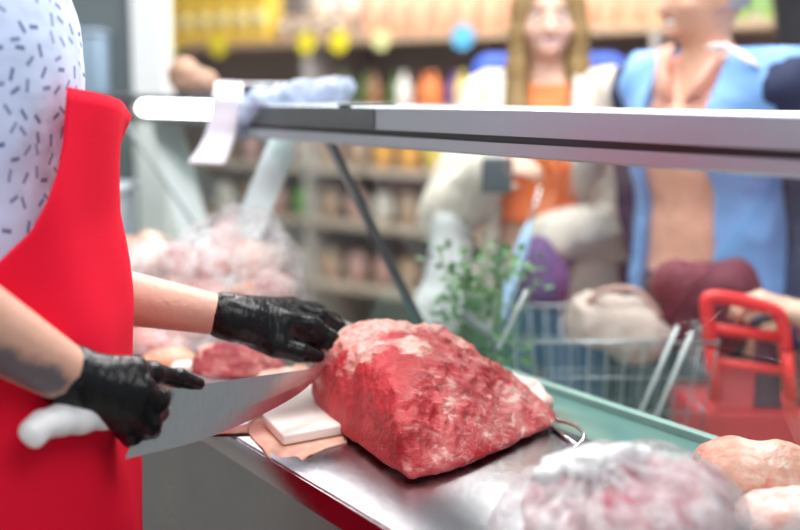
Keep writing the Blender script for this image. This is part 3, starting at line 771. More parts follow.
lump('meat_bundle', [(150, 345, 2.12, .04), (175, 352, 2.08, .03), (135, 350, 2.15, .04)], CHP, 'mottled pinkish meat in the gap below the left forearm', 'meat bundle', seed=5, fat=.5)
# heap in the clear bag
IN = [(150, 262, 2.30, .045), (188, 268, 2.26, .05), (222, 262, 2.22, .05), (258, 262, 2.18, .046), (170, 300, 2.22, .05), (212, 300, 2.18, .05), (252, 300, 2.15, .05), (278, 288, 2.12, .034), (230, 235, 2.25, .038),
      (190, 330, 2.16, .05), (235, 325, 2.12, .05), (272, 318, 2.11, .04)]
for i, (u, v_, Y, r) in enumerate(IN):
    lump('chicken_piece', [(u, v_, Y, (r, r, r * .8)), (u + 12 * (-1) ** i, v_ - 7, Y + .01, r * .6)], CHP if i % 3 else CH, 'pale pink chicken piece in the heap of the clear bag', 'chicken piece', 'chicken pieces in the big clear bag', fat=.55, seed=i, h=.006, dsp=.005)
FILM = filmmat('clear_film', (.96, .96, .98), .25, .14)
bagp = [ell(W(150, 275, 2.28), (.085, .08, .065)), ell(W(222, 275, 2.22), (.125, .10, .10)), ell(W(262, 300, 2.14), (.075, .075, .085)), ell(W(215, 325, 2.14), (.12, .10, .07)), cap(W(225, 235, 2.24), W(232, 220, 2.24), .045, .022), cap(W(232, 226, 2.24), W(262, 222, 2.23), .024, .018), cap(W(262, 224, 2.23), W(280, 262, 2.17), .022, .04)]
bu_ = union(bagp, .03)
o = blob('plastic_bag', bounded(lambda P: np.maximum(bu_(P), .9008 - P[:, 2]), *bu_.bb), FILM, None, .005, disp=lambda V: ridge(V, 17, 31, 3) * .008)
tag(o, 'big clear plastic bag heaped with pale chicken behind the gloves', 'plastic bag')
lump('chicken_piece', [(128, 252, 2.48, (.055, .04, .032)), (150, 246, 2.45, (.04, .04, .03))], CH, 'orange-tinged chicken piece at the far left of the heap beside the apron', 'chicken piece', fat=.4, floor=None)
lump('liver_piece', [(172, 250, 2.36, (.022, .02, .014))], RM, 'small dark red piece on top of the pale heap', 'meat piece', floor=None, fat=0)
lump('chicken_piece', [(130, 290, 2.45, (.09, .07, .06)), (140, 275, 2.47, (.07, .06, .06))], CHP, 'large pale chicken piece supporting the left of the heap', 'chicken piece', fat=.6)

# pale piece behind the beef, tray rim at right
lump('fat_piece', [(520, 392, 1.74, (.035, .03, .022)), (505, 385, 1.78, (.03, .03, .026)), (540, 404, 1.70, (.02, .02, .015))], CHP, 'pale pink piece of fat showing behind the beef joint', 'fat piece', fat=.9)
tr = [WZ(553, 424, .915), WZ(580, 430, .915), WZ(583, 441, .915), WZ(566, 447, .915)]
o = obj('tray', *join(tube(curve([WZ(548, 428, .903), WZ(556, 421, .908), WZ(572, 424, .912), WZ(582, 431, .912), WZ(583, 440, .908), WZ(574, 449, .903)], 6), .0035, 8), tube([WZ(552, 428, .903), WZ(578, 446, .903)], .003, 8)), CHROME)
o.name = 'bent_wire'; tag(o, 'small bent steel wire handle lying right of the beef', 'handle')

# ------------------------------------------------------------------ knotted bag in the foreground
MINCE = meatmat('bagged_meat', (.46, .06, .10), (.62, .20, .25), (.86, .66, .66), .8, 40, .35)
bc = WZ(622, 560, .9)
def bagshape(shr, kn=True):
    e1 = ell(bc + [0, 0, .035], (.118 - shr, .11 - shr, .072 - shr)); e2 = ell(bc + [.045, .03, .04], (.085 - shr, .08 - shr, .062 - shr)); e3 = ell(bc + [-.06, -.01, .03], (.075 - shr, .075 - shr, .055 - shr))
    return [e1, e2, e3]
KN = W(592, 463, 1.115); KB = W(602, 478, 1.12)
ms = union(bagshape(.008), .03)
for i, (dx, dy, dz, r) in enumerate([(-.06, -.02, .035, .049), (-.01, -.04, .038, .056), (.045, -.02, .038, .055), (.08, .03, .036, .050), (.03, .03, .042, .053), (-.03, .02, .038, .052), (-.07, .035, .028, .040)]):
    c_ = bc + [dx, dy, dz + .014]; 
    f_ = bounded((lambda e: (lambda P: np.maximum(e(P), .903 - P[:, 2])))(ell(c_, (r, r, r * .9))), c_ - r, c_ + r)
    o = blob('meat_chunk', f_, MINCE, None, .006, disp=(lambda s: (lambda V: fbm(V, 25, 3, s) * .006))(i), attrs={'fat': zero(.25), 'marble': lambda V: np.ones(len(V))})
    tag(o, 'pinkish meat chunk inside the knotted bag in the foreground', 'meat chunk', 'meat chunks in the knotted bag')
bs = union(bagshape(0) + [cap(bc + [-.02, .0, .068], KB, .045, .012)], .05)
def pleat(P):
    q = P - KN; az = np.arctan2(q[:, 1], q[:, 0]); rad = np.linalg.norm(q[:, :2], axis=1)
    return np.sin(az * 13 + 2.2 * vn(P, 18, 3)) * np.clip(.006 * (1 - rad / .22), 0, 1) * np.clip(rad / .02, 0, 1)
bagf = bounded(lambda P: np.maximum(bs(P) - .003 + pleat(P), .9008 - P[:, 2]), bs.bb[0] - .01, bs.bb[1] + .01)
kb = empty('plastic_bag', bc)
obj('bag_skin', *solid(bagf, .0045, .01, lambda V: ridge(V, 24, 44, 2) * .003), filmmat('milky_film', (.96, .95, .98), .33, .15), kb)
FK = filmmat('dense_film', (.95, .95, .97), .85, .25)
blob('knot', [ell(KN, (.023, .021, .020)), cap(KN + [.004, 0, .0], KB, .010, .016), cap(KN, KN + [-.018, -.004, -.008], .011, .009)], FK, kb, .003, .01, lambda V: ridge(V, 80, 3) * .002)
tails = []
for dx, dy, dz in ((.04, .02, .006), (.06, .03, -.002), (-.04, .02, -.010), (-.055, .0, -.016)):
    e = KN + np.array([dx, dy, dz]); m_ = (KN + e) / 2 + [0, 0, .004]
    tails += [cap(KN, m_, .005, .007), cap(m_, e, .007, .009)]
blob('bag_tail', tails, FK, kb, .0035, .01, lambda V: ridge(V, 50, 7) * .003)
tag(kb, 'knotted clear plastic bag of pink meat in the blurred foreground', 'plastic bag')
# poultry at the right
CHO = meatmat('skin_on_chicken', (.78, .30, .22), (.84, .46, .34), (.93, .82, .72), .3, 20, .25)
lump('chicken_piece', [(745, 468, 1.375, (.06, .055, .036)), (785, 476, 1.37, (.05, .05, .034)), (718, 462, 1.38, (.026, .025, .022)), (725, 486, 1.345, (.035, .03, .03)), (760, 490, 1.35, (.05, .04, .03))], CHO, 'orange-pink chicken piece right of the knotted bag', 'chicken piece', fat=.45, k=.03)
lump('bone_end', [(702, 458, 1.37, (.012, .01, .008)), (714, 474, 1.345, (.010, .01, .009)), (708, 466, 1.35, .009)], M('bone_brown', (.35, .16, .12), .4, var=.5, vscale=90), 'brown bone end poking out beside the knotted bag', 'bone', floor=None, h=.003, dsp=.003, k=.01)
lump('chicken_piece', [(785, 515, 1.25, (.05, .045, .022)), (760, 520, 1.24, (.03, .03, .018)), (820, 520, 1.25, (.05, .05, .03))], CHP, 'pale pink chicken piece at the bottom right corner', 'chicken piece', fat=.75, k=.03)

# ------------------------------------------------------------------ customers
# woman
wx = W(543, 265, 2.92)[0]
wo = Human((wx, 2.92), math.radians(-109), 1.71, .93, head_yaw=.26, head_pitch=.06, fem=True)
WOM = empty('person', (wx, 2.92, 0)); tag(WOM, 'smiling long-haired person in a cream jacket and orange top', 'person')
rw, re = W(488, 172, 2.66), W(450, 215, 2.82); lw, le = W(548, 238, 2.68), W(610, 232, 2.88)
wo.arm(-1, re, rw, hand_caps(rw, (.5, -.3, .15), (0, .6, -.6), -1, .9, .8)); wo.arm(1, le, lw, hand_caps(lw, (-.8, -.2, -.45), (.1, .8, -.3), 1, .9, .9))
SK1 = SKIN('fair_skin', (.74, .47, .37))
wo.body(SK1, WOM, .006); wo.faceparts(WOM, True, (.60, .15, .17), (.13, .08, .05))
HAIR = M('blond_brown_hair', (.25, .16, .06), .55, var=.6, vscale=35)
T_, HT = wo.T, wo.HT
def hairf():
    sk = union([wo.HE((-.02, 0, .10), (.103, .084, .115)), cap(HT((-.05, 0, .08)), HT((-.075, 0, -.12)), .08, .065)], .03)
    sides = []
    for sd in (-1, 1):
        sides += chain([HT((.02, sd * .068, .12)), HT((.035, sd * .076, .04)), HT((.05, sd * .078, -.05)), HT((.085, sd * .078, -.16)), HT((.125, sd * .07, -.27))], [.026, .025, .028, .032, .022])
    sdv_ = union(sides, .02); fc = [wo.HE((.10, 0, .045), (.085, .062, .092))]
    def f(P):
        d = smin(sk(P), sdv_(P), .025)
        return np.maximum(d, -(fc[0](P)))
    return bounded(f, np.minimum(sk.bb[0], sdv_.bb[0]), np.maximum(sk.bb[1], sdv_.bb[1]))
blob('hair', hairf(), HAIR, WOM, .006, disp=lambda V: ridge(V * np.array([1, 1, .12]), 75, 3) * .003)
OR = M('orange_top', (1.0, .22, .07), .75)
wo.garment('crop_top', wo.torso + wo.neck, .008, lambda L, P: np.maximum(1.095 - L[:, 2], L[:, 2] - 1.46), OR, WOM, .008, fold=.003)
CRM = M('cream_jacket', (.66, .60, .54), .8, var=.12, vscale=10, bmp=.002, bscale=30)
wo.garment('jacket', wo.torso, .026,
           lambda L, P: np.maximum(np.maximum(.80 - L[:, 2], L[:, 2] - 1.50), np.minimum(.098 + .03 * (1.3 - L[:, 2]) - np.abs(L[:, 1]), L[:, 0])), CRM, WOM, .008, fold=.013, fs=9)
for sd, wr_ in ((-1, rw), (1, lw)):
    wo.garment('sleeve', wo.arms[sd][0] + wo.arms[sd][1], .027 if sd > 0 else .020, (lambda q: (lambda L, P: .04 - np.linalg.norm(P - q, axis=1)))(wr_), CRM, WOM, .008, fold=.012, fs=10)
wo.garment('jacket_skirt', [ell(T_((-.01, 0, .90)), (.14, .19, .17), wo.R)], .012, lambda L, P: np.maximum(np.maximum(.76 - L[:, 2], L[:, 2] - .99), np.minimum(.09 - np.abs(L[:, 1]), L[:, 0])), CRM, WOM, .009, fold=.01)
for sd in (-1, 1):
    obj('lapel', *prism([T_((.125, sd * .098, 1.17)), T_((.125, sd * .135, 1.33)), T_((.07, sd * .14, 1.44)), T_((.045, sd * .085, 1.49)), T_((.12, sd * .09, 1.36))], wo.R @ np.array([.014, 0, .0])), M('cream_lapel', (.68, .63, .57), .8), WOM)
wo.garment('jeans', wo.legs + wo.torso[:1], .010, lambda L, P: np.maximum(L[:, 2] - 1.03, .08 - L[:, 2]), M('blue_denim', (.09, .18, .36), .85, var=.25, vscale=30), WOM, .010)
wo.garment('shoe', wo.feet, .010, lambda L, P: .002 - L[:, 2], M('white_shoe', (.7, .7, .7), .5), WOM, .008, fold=0)
# phone in the raised hand
ph = W(497, 172, 2.60)
o = obj('mobile_phone', *box(ph - [.036, .006, .05], ph + [.036, .006, .035], .005), M('phone_dark', (.10, .12, .14), .2)); tag(o, 'dark phone in the hand of the person in orange', 'phone')
# white carrier bag hanging at her side
c_ = W(449, 265, 2.70)
o = blob('carrier_bag', [cap(W(452, 222, 2.74), W(447, 300, 2.74), .034, .058), cap(W(440, 308, 2.74), W(456, 308, 2.74), .055, .055), cap(W(452, 205, 2.74), W(452, 222, 2.74), .012, .032)], M('white_polythene', (.80, .81, .84), .35), None, .007, .03, lambda V: ridge(V * np.array([1, 1, .3]), 25, 3) * .008)
tag(o, 'limp white carrier bag hanging left of the person in orange', 'carrier bag')
o = blob('handbag', [ell(W(537, 268, 2.62), (.05, .045, .075)), ell(W(545, 285, 2.62), (.055, .045, .06))], M('purple_fabric', (.15, .07, .22), .7, var=.3), None, .008, .03, lambda V: ridge(V, 18, 8) * .006)
tag(o, 'dark purple soft bag in front of the blue jeans', 'handbag')
# long thin light-blue umbrella/roll held by her
um = empty('rolled_umbrella', W(500, 330, 2.55)); ua, ub = W(497, 330, 2.50), W(530, 222, 2.60)
obj('canopy', *tube([ua + (ub - ua) * t for t in (0, .1, .8, 1)], [.008, .014, .017, .006], 10), M('paleblue_cloth', (.35, .52, .75), .5), um)
obj('shaft', *tube([ub, ub + (ub - ua) * .35], .005, 8), CHROME, um)
tag(um, 'slim pale blue rolled umbrella in front of the jeans', 'umbrella')

# man
mx = W(712, 265, 2.55)[0]
ma_ = Human((mx, 2.58), math.radians(-140), 1.75, 1.04, head_yaw=math.radians(-26), head_pitch=.14, lean=.07)
MAN = empty('person', (mx, 2.58, 0)); tag(MAN, 'grey-haired person in a peach polo and light blue jacket looking left', 'person')
rw2, re2 = W(655, 300, 2.62), W(646, 205, 2.78); lw2, le2 = W(800, 330, 2.42), W(822, 215, 2.50)
ma_.arm(-1, re2, rw2, hand_caps(rw2, (.6, -.3, -.3), (0, .8, -.3), -1, 1, .8)); ma_.arm(1, le2, lw2, hand_caps(lw2, (-.8, -.2, -.2), (.1, .8, -.3), 1, 1, .9))
SK2 = SKIN('tan_skin', (.66, .38, .27))
ma_.body(SK2, MAN, .0065); ma_.faceparts(MAN, True, (.48, .18, .16), (.3, .28, .26))
hs1 = union([ma_.HE((-.022, 0, .10), (.096, .084, .105))], .02)
fc1, fc2 = ma_.HE((.09, 0, .06), (.085, .10, .11)), ma_.HE((-.02, 0, -.02), (.12, .10, .065))
blob('hair', bounded(lambda P: np.maximum(np.maximum(hs1(P), -fc1(P)), -fc2(P)), *hs1.bb), M('grey_hair', (.42, .41, .41), .7, var=.3, vscale=60), MAN, .006, disp=lambda V: fbm(V, 60, 2) * .003)
PCH = M('peach_polo', (.86, .46, .35), .8)
ma_.garment('polo_shirt', ma_.torso + ma_.neck, .010, lambda L, P: np.maximum(np.maximum(.93 - L[:, 2], L[:, 2] - 1.485), -np.maximum(np.maximum(np.abs(L[:, 1]) - (L[:, 2] - 1.36) * .35, 1.36 - L[:, 2]), .02 - L[:, 0])), PCH, MAN, .008, fold=.004)
for sd in (-1, 1):
    obj('collar', *prism([ma_.T((.10, sd * .012, 1.38)), ma_.T((.115, sd * .055, 1.40)), ma_.T((.06, sd * .085, 1.50)), ma_.T((.02, sd * .075, 1.515)), ma_.T((.075, sd * .05, 1.46))], ma_.R @ np.array([.012, 0, 0])), PCH, MAN)
JB = M('sky_blue_jacket', (.20, .43, .86), .55, var=.10, vscale=10)
ma_.garment('jacket', ma_.torso, .030, lambda L, P: np.maximum(np.maximum(.83 - L[:, 2], L[:, 2] - 1.50), np.minimum(.088 + .03 * (1.3 - L[:, 2]) - np.abs(L[:, 1]), L[:, 0] + .0)), JB, MAN, .008, fold=.010, fs=9)
NV_ = M('navy_cloth', (.02, .03, .085), .75)
for sd in (-1, 1):
    ma_.garment('sleeve', ma_.arms[sd][0] + ma_.arms[sd][1], .024, lambda L, P: .05 - np.minimum(np.linalg.norm(P - rw2, axis=1), np.linalg.norm(P - lw2, axis=1)), NV_, MAN, .008, fold=.008)
for k_ in range(3):
    pts = [ma_.T((.105 - .018 * k_, .07 + .026 * t_, 1.478 + .014 * math.sin(t_) - .006 * t_ - .003 * k_)) for t_ in np.linspace(0, 4, 6)]
    obj('shoulder_stripe', *tube([q + [0, 0, .020] for q in pts], .0045, 6), M('white_stripe', (.85, .87, .9), .6), MAN)
MRN = M('maroon_cloth', (.15, .025, .045), .75, var=.3)
ma_.garment('trousers', ma_.legs + ma_.torso[:1], .012, lambda L, P: np.maximum(L[:, 2] - 1.0, .08 - L[:, 2]), M('charcoal_trousers', (.05, .055, .07), .85), MAN, .010)
ma_.garment('shoe', ma_.feet, .012, lambda L, P: .002 - L[:, 2], M('black_rubber'), MAN, .008, fold=0)
# maroon bag held in front
o = blob('shopping_bag', [ell(W(690, 285, 2.33), (.075, .045, .05)), ell(W(705, 320, 2.33), (.085, .05, .085)), ell(W(735, 290, 2.34), (.05, .045, .06))], MRN, None, .008, .04, lambda V: ridge(V * np.array([1, 1, .4]), 16, 8) * .010)
tag(o, 'slumped maroon cloth bag held below the peach polo', 'bag')
# cream sack bag
sk_ = empty('tote_bag', W(618, 350, 2.30))
blob('sack', [ell(W(610, 322, 2.32), (.085, .05, .055)), ell(W(640, 338, 2.30), (.06, .05, .05)), ell(W(588, 318, 2.33), (.04, .04, .04))], M('cream_canvas', (.50, .42, .39), .8, var=.15), sk_, .008, .04, lambda V: ridge(V, 14, 5) * .009)
obj('strap', *tube(curve([W(582, 318, 2.32), W(590, 300, 2.30), (W(612, 289, 2.29)), W(640, 293, 2.29), W(660, 318, 2.29)], 6), .007, 8), M('tan_strap', (.50, .33, .29), .7), sk_)
tag(sk_, 'pale cream cloth bag between the two customers', 'bag')

# right-hand customer: only the hand shows
px_, py_ = W(985, 265, 2.3)[0], 2.3
p3 = Human((px_, py_), math.radians(200), 1.62, 1.0, fem=True)
P3 = empty('person', (px_, py_, 0)); tag(P3, 'person in a magenta sleeve reaching in from the right edge', 'person')
w3, e3 = W(800, 314, 2.13), W(880, 335, 2.22)
p3.arm(-1, W(950, 300, 2.5), W(900, 340, 2.35)); p3.arm(1, e3, w3, hand_caps(w3, (-.85, -.1, .28), (.2, .35, -.85), -1, .95, 1.0))
p3.arms[1] = (p3.arms[1][0], [cap(e3, w3, .038, .026)])
p3.body(SK1, P3, .007); p3.faceparts(P3, False)
p3.garment('sweater', p3.torso + p3.arms[-1][0] + p3.arms[-1][1] + p3.arms[1][0] + p3.arms[1][1], .014, lambda L, P: np.maximum(np.maximum(.85 - L[:, 2], L[:, 2] - 1.48), .05 - np.linalg.norm(P - w3, axis=1)), M('magenta_knit', (.50, .06, .22), .85), P3, .009)
p3.garment('trousers', p3.legs + p3.torso[:1], .012, lambda L, P: np.maximum(L[:, 2] - .96, .08 - L[:, 2]), M('dark_trousers'), P3, .012)
p3.garment('shoe', p3.feet, .012, lambda L, P: .002 - L[:, 2], M('black_rubber'), P3, .010, fold=0)
blob('hair', [p3.HE((-.03, 0, .10), (.10, .09, .11))], M('brown_hair'), P3, .01)

# red shopping trolley
RP = M('red_plastic', (.85, .03, .035), .35, var=.05)
RD = M('red_trolley_cloth', (.62, .03, .045), .6, var=.15)
rt = empty('shopping_trolley', (W(745, 265, 2.1)[0], 2.12, 0))
YT = 2.10
def wp(u, v, y=YT): return W(u, v, y)
obj('handle', *tube(curve([wp(711, 345), wp(708, 320), wp(707, 300), wp(720, 297), wp(750, 303), wp(776, 312), wp(783, 325), wp(786, 350)], 6), .0135, 12), RP, rt)
obj('crossbar', *tube([wp(712, 328), wp(783, 338)], .011, 10), RP, rt)
obj('crossbar', *tube([wp(716, 362), wp(788, 372)], .010, 10), RP, rt)
obj('upright', *tube([wp(711, 345), wp(716, 400)], .0125, 10), RP, rt)
obj('upright', *tube([wp(786, 350), wp(792, 400)], .0125, 10), RP, rt)
V, Fc = prism([wp(722, 360, YT + .02), wp(757, 364, YT + .02), wp(752, 432, YT + .02), wp(714, 430, YT + .02)], np.array([0, .02, 0]), .003); obj('seat_flap', V, Fc, M('pink_red_plastic', (.82, .10, .13), .5), rt)
V, Fc = prism([wp(757, 340, YT + .03), wp(778, 344, YT + .03), wp(784, 425, YT + .03), wp(754, 425, YT + .03)], np.array([0, .02, 0]), .003); obj('back_flap', V, Fc, M('dark_flap', (.16, .07, .12), .6), rt)
q0, q1 = wp(704, 412), wp(806, 412)
obj('basket', *frust(((q0[0] + q1[0]) / 2, YT + .13), (q1[0] - q0[0]) / 2 + .01, .13, .10, q0[2], .86, .015), RD, rt)
for a in (-1, 1):
    for b_ in (-1, 1):
        wc = ((q0[0] + q1[0]) / 2 + a * .07, YT + .13 + b_ * .09, .05)
        obj('wheel', *tube([np.array(wc) - [.012, 0, 0], np.array(wc) + [.012, 0, 0]], .05, 16), M('black_rubber'), rt)
tag(rt, 'bright red shopping trolley handle gripped by a hand at right', 'trolley')

# steel wire cart
wc = empty('wire_cart', (W(590, 265, 2.25)[0], 2.2, 0))
x0, x1, y0, y1, z0, z1 = W(487, 300, 2.30)[0], W(690, 300, 2.30)[0], 2.08, 2.45, .50, .93
ws = []
def quadring(z, s): 
    return [(x0 + s, y0 + s, z), (x1 - s, y0 + s, z), (x1 - s, y1 - s, z), (x0 + s, y1 - s, z), (x0 + s, y0 + s, z)]
rings = []
for k_ in range(7):
    z = z0 + (z1 - z0) * k_ / 6; s = .05 * (1 - k_ / 6); q = quadring(z, s)
    for i in range(4): rings.append(tube([q[i], q[i + 1]], .0016 if k_ < 6 else .0035, 6))
WIRE = M('grey_wire', (.35, .38, .42), .3, .6)
obj('rim_wires', *join(*rings), WIRE, wc)
ver = []
for side in range(4):
    qa, qb = quadring(z0, .05), quadring(z1, 0); n = 12 if side % 2 == 0 else 12
    for j in range(n + 1):
        t_ = j / n; A_ = np.array(qa[side]) * (1 - t_) + np.array(qa[side + 1]) * t_; B_ = np.array(qb[side]) * (1 - t_) + np.array(qb[side + 1]) * t_; ver.append(tube([A_, B_], .0014, 6))
obj('basket_wires', *join(*ver), WIRE, wc)
for a in (x0 + .06, x1 - .06):
    for b_ in (y0 + .06, y1 - .06):
        obj('leg', *tube([(a, b_, .5), (a, b_, .09)], .009, 8), CHROME, wc)
        obj('wheel', *tube([(a - .012, b_, .045), (a + .012, b_, .045)], .045, 14), M('black_rubber'), wc)
obj('handle', *tube([(x0 + .0, y0 + .03, .93), (x0 - .05, y0 + .03, .97), (x0 - .05, y1, .97), (x0, y1, .93)], .010, 8), M('grey_grip', (.3, .32, .34), .5), wc)
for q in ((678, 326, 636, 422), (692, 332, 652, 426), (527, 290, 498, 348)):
    obj('streak_rod', *tube([W(q[0], q[1], 2.055), W(q[2], q[3], 2.055)], .004, 8), M('streak_coating', (.7, .74, .77), .3), wc)  # added rods standing in for white reflection streaks in the pane
tag(wc, 'steel wire shopping cart beyond the glass between the customers', 'shopping cart')

# herbs on the customer side ledge, added for a green reflection in the glass
LG = obj('ledge', *cbox(1.268, 1.42, .4, 2.6, .70, .72, .003), M('panel_white')); LG.name = 'customer_ledge'; tag(LG, 'narrow pale ledge along the customer side of the counter', 'ledge')
hb = empty('reflection_parsley', CL(1.345, 1.72, .72)); hc_ = CL(1.345, 1.72, .72)
obj('pot', *lathe([(.035, 0), (.05, .08), (.053, .085), (.049, .088), (.0, .084)], hc_), M('terracotta', (.30, .20, .15), .7), hb)
LV = []; LFc = []; SV = []
rnd = random.Random(5)
for i in range(40):
    a = rnd.uniform(0, 2 * PI); r = rnd.uniform(.02, .115); hgt = rnd.uniform(.08, .31)
    tip = hc_ + np.array([math.cos(a) * r, math.sin(a) * r, .08 + hgt]); base = hc_ + np.array([math.cos(a) * .02, math.sin(a) * .02, .07])
    SV.append(tube([base, (base + tip) / 2 + [0, 0, .02], tip], [.0022, .0018, .0012], 5))
    for j in range(9):
        c0 = tip + np.array([rnd.gauss(0, .014), rnd.gauss(0, .014), rnd.gauss(-.01, .02)]); d = np.array([rnd.gauss(0, 1), rnd.gauss(0, 1), rnd.uniform(-.3, .8)]); d /= np.linalg.norm(d)
        s = np.cross(d, [rnd.gauss(0, 1), rnd.gauss(0, 1), 1]); s /= np.linalg.norm(s); L_ = rnd.uniform(.016, .028); k_ = len(LV)
        up_ = np.cross(d, s) * .003
        LV += [c0, c0 + d * L_ * .4 + s * L_ * .42, c0 + d * L_, c0 + d * L_ * .4 - s * L_ * .42, c0 + d * L_ * .45 + up_]
        LFc += [[k_, k_ + 1, k_ + 4], [k_ + 1, k_ + 2, k_ + 4], [k_ + 2, k_ + 3, k_ + 4], [k_ + 3, k_, k_ + 4]]
obj('leaves', LV, LFc, M('parsley_green', (.11, .27, .09), .5, var=.3), hb, False)
obj('stems', *join(*SV), M('stem_green', (.20, .36, .12), .5), hb)
tag(hb, 'leafy green parsley in a pot, added for a green reflection in the glass', 'herb plant')

# people further back
def bystander(px, Y, yaw, ht, hair, top, skin, label, long=False, bald=False):
    x = W(px, 265, Y)[0]; h_ = Human((x, Y), yaw, ht, 1.0)
    r_ = empty('person', (x, Y, 0)); tag(r_, label, 'person')
    for sd in (-1, 1):
        e = h_.T((.0, sd * .24, 1.12)); w_ = h_.T((.10, sd * .22, .90)); h_.arm(sd, e, w_, hand_caps(w_, h_.R @ np.array([.3, 0, -1]), h_.R @ np.array([0, -sd, 0]), 1, .95, .6))
    h_.body(skin, r_, .010); h_.faceparts(r_, False)
    h_.garment('jacket', h_.torso + [c for a in h_.arms.values() for c in a[0] + a[1]], .018, lambda L, P: np.maximum(np.maximum(.88 - L[:, 2], L[:, 2] - 1.49), .94 - L[:, 2]), top, r_, .011)
    h_.garment('trousers', h_.legs + h_.torso[:1], .012, lambda L, P: np.maximum(L[:, 2] - .96, .08 - L[:, 2]), M('dark_trousers'), r_, .013)
    h_.garment('shoe', h_.feet, .012, lambda L, P: .002 - L[:, 2], M('black_rubber'), r_, .011, fold=0)
    hp_ = [h_.HE((-.03, 0, .105), (.10, .09, .105))] + ([cap(h_.HT((-.05, 0, .08)), h_.HT((-.07, 0, -.14)), .085, .06)] if long else [])
    blob('hair', hp_, hair, r_, .009)
    return h_, r_
bystander(632, 3.35, math.radians(150), 1.47, M('dark_red_hair', (.20, .03, .035), .6), M('dark_navy', (.03, .035, .07), .8), SK1, 'short person with dark red hair between the two customers', True)
o = blob('pink_scarf', [ell(W(648, 74, 3.38), (.035, .03, .03)), ell(W(651, 86, 3.38), (.03, .03, .035))], M('hot_pink', (.92, .06, .22), .6), None, .008); tag(o, 'hot pink scarf end beside the face with dark red hair', 'scarf')
bystander(546, 3.75, math.radians(80), 1.80, M('royal_blue_hat', (.03, .10, .62), .6), M('royal_blue', (.03, .09, .5), .7), SK1, 'person in royal blue standing behind the cream jacket')
bystander(792, 3.4, math.radians(60), 1.80, M('black_hair', (.015, .015, .018), .4), M('black_jacket', (.03, .03, .035), .6), SK2, 'person with black hair in black at the top right corner', True)

# ------------------------------------------------------------------ shop shelves
se = np.array([-math.sin(math.radians(51.5)), math.cos(math.radians(51.5))]); sn = np.array([se[1], -se[0]])   # sn points away from the camera side
s0 = W(460, 265, 4.8)[:2]
def SH(t, d, z): p = s0 + se * t + sn * d; return np.array([p[0], p[1], z])
# make sure depth goes away from the camera
if sn[1] < 0: sn = -sn
def sbox(t0, t1, d0, d1, z0, z1, bev=0): return prism([SH(t0, d0, z0), SH(t1, d0, z0), SH(t1, d1, z0), SH(t0, d1, z0)], np.array([0, 0, z1 - z0]), bev)
gd = empty('shelf_unit', SH(.3, .25, 0))
T0, T1 = -2.6, 2.7
obj('back_board', *sbox(T0, T1, .45, .48, 0, 2.35), M('shelf_back_grey', (.36, .32, .31), .7, var=.08, vscale=3), gd, False)
SHW = M('shelf_wood', (.50, .36, .24), .55)
LEV = [.16, .50, .80, 1.06, 1.345, 1.66]
for z in LEV[:]: obj('shelf', *sbox(T0, T1, 0, .45, z - .03, z, .002), SHW if z > 1.6 else M('shelf_beige', (.52, .42, .35), .6), gd, False)
for t_ in (T0, -.9, .9, T1 - .03): obj('upright', *sbox(t_, t_ + .03, .0, .45, 0, 1.63), M('shelf_frame_grey', (.45, .42, .4), .5), gd, False)
tag(gd, 'long wooden-fronted shop shelf unit across the background', 'shelf unit')
def carton(name, w, d, h, mat, band, label, group, cat='carton'):
    e = empty(name, (0, 0, 0)); tag(e, label, cat, group)
    v, f = box((-w / 2, -d / 2, 0), (w / 2, d / 2, h), .004); obj('carton_body', v, f, mat, e)
    v, f = box((-w / 2 + .006, -d / 2 - .001, h * .35), (w / 2 - .006, -d / 2 + .002, h * .7), 0); obj('label_band', v, f, band, e); return e
def bottle(name, r, h, mat, capm, label, group, cat='bottle'):
    e = empty(name, (0, 0, 0)); tag(e, label, cat, group)
    obj('glass_body', *lathe([(r * .9, 0), (r, .01), (r, h * .62), (r * .45, h * .78), (r * .4, h * .92)], (0, 0, 0), 16), mat, e)
    obj('cap', *lathe([(r * .46, h * .92), (r * .46, h)], (0, 0, 0), 16), capm, e)
    return e
def pouch(name, w, h, mat, label, group, cat='packet'):
    f = bounded(lambda P: ell((0, 0, h / 2), (w / 2, .035, h / 2 * 1.12))(P), (-w / 2, -.04, -.01), (w / 2, .04, h * 1.06))
    g_ = bounded(lambda P: np.maximum(f(P), np.maximum(-P[:, 2], P[:, 2] - h)), *f.bb)
    V, Fc = solid(g_, .008); me = obj(name, V, Fc, mat); tag(me, label, cat, group); return me
szr = math.atan2(-se[1], -se[0])
_used = {}
def put(proto, t, d, z, rz=0.0):
    p = SH(t, d, z + .001)
    a = szr + rz
    if proto.name not in _used: _used[proto.name] = 1; proto.location = p; proto.rotation_euler = (0, 0, a); return proto
    return copy_tree(proto, None, p, a)
PPL = M('band_white', (.82, .78, .66), .5)
YEL = carton('yellow_carton', .11, .12, .20, M('yellow_card', (.92, .62, .09), .5), M('yellow_pale', (.92, .80, .42), .5), 'yellow carton on the top shelf at the far left', 'yellow cartons on the top shelf')
def tu(u):   # shelf coordinate t seen at image column u
    k = (u - 400) / F / CP; return (s0[0] - k * s0[1]) / (k * se[1] - se[0])
for u in np.arange(172, 266, 17.5): put(YEL, tu(u), .08, 1.66)
for u in np.arange(172, 266, 17.5): put(YEL, tu(u), .08, 1.862)
BRN = carton('brown_carton', .07, .1, .11, M('brown_card', (.52, .36, .25), .6), PPL, 'small brown carton on the top shelf beside the yellow cartons', 'brown cartons on the top shelf')
for u in np.arange(284, 352, 17): put(BRN, tu(u), .07, 1.66)
SAL = pouch('salmon_packet', .12, .24, M('salmon_pack', (.95, .46, .30), .4, var=.25, vscale=14), 'salmon-orange packet on the top shelf behind the customers', 'salmon packets on the top shelf')
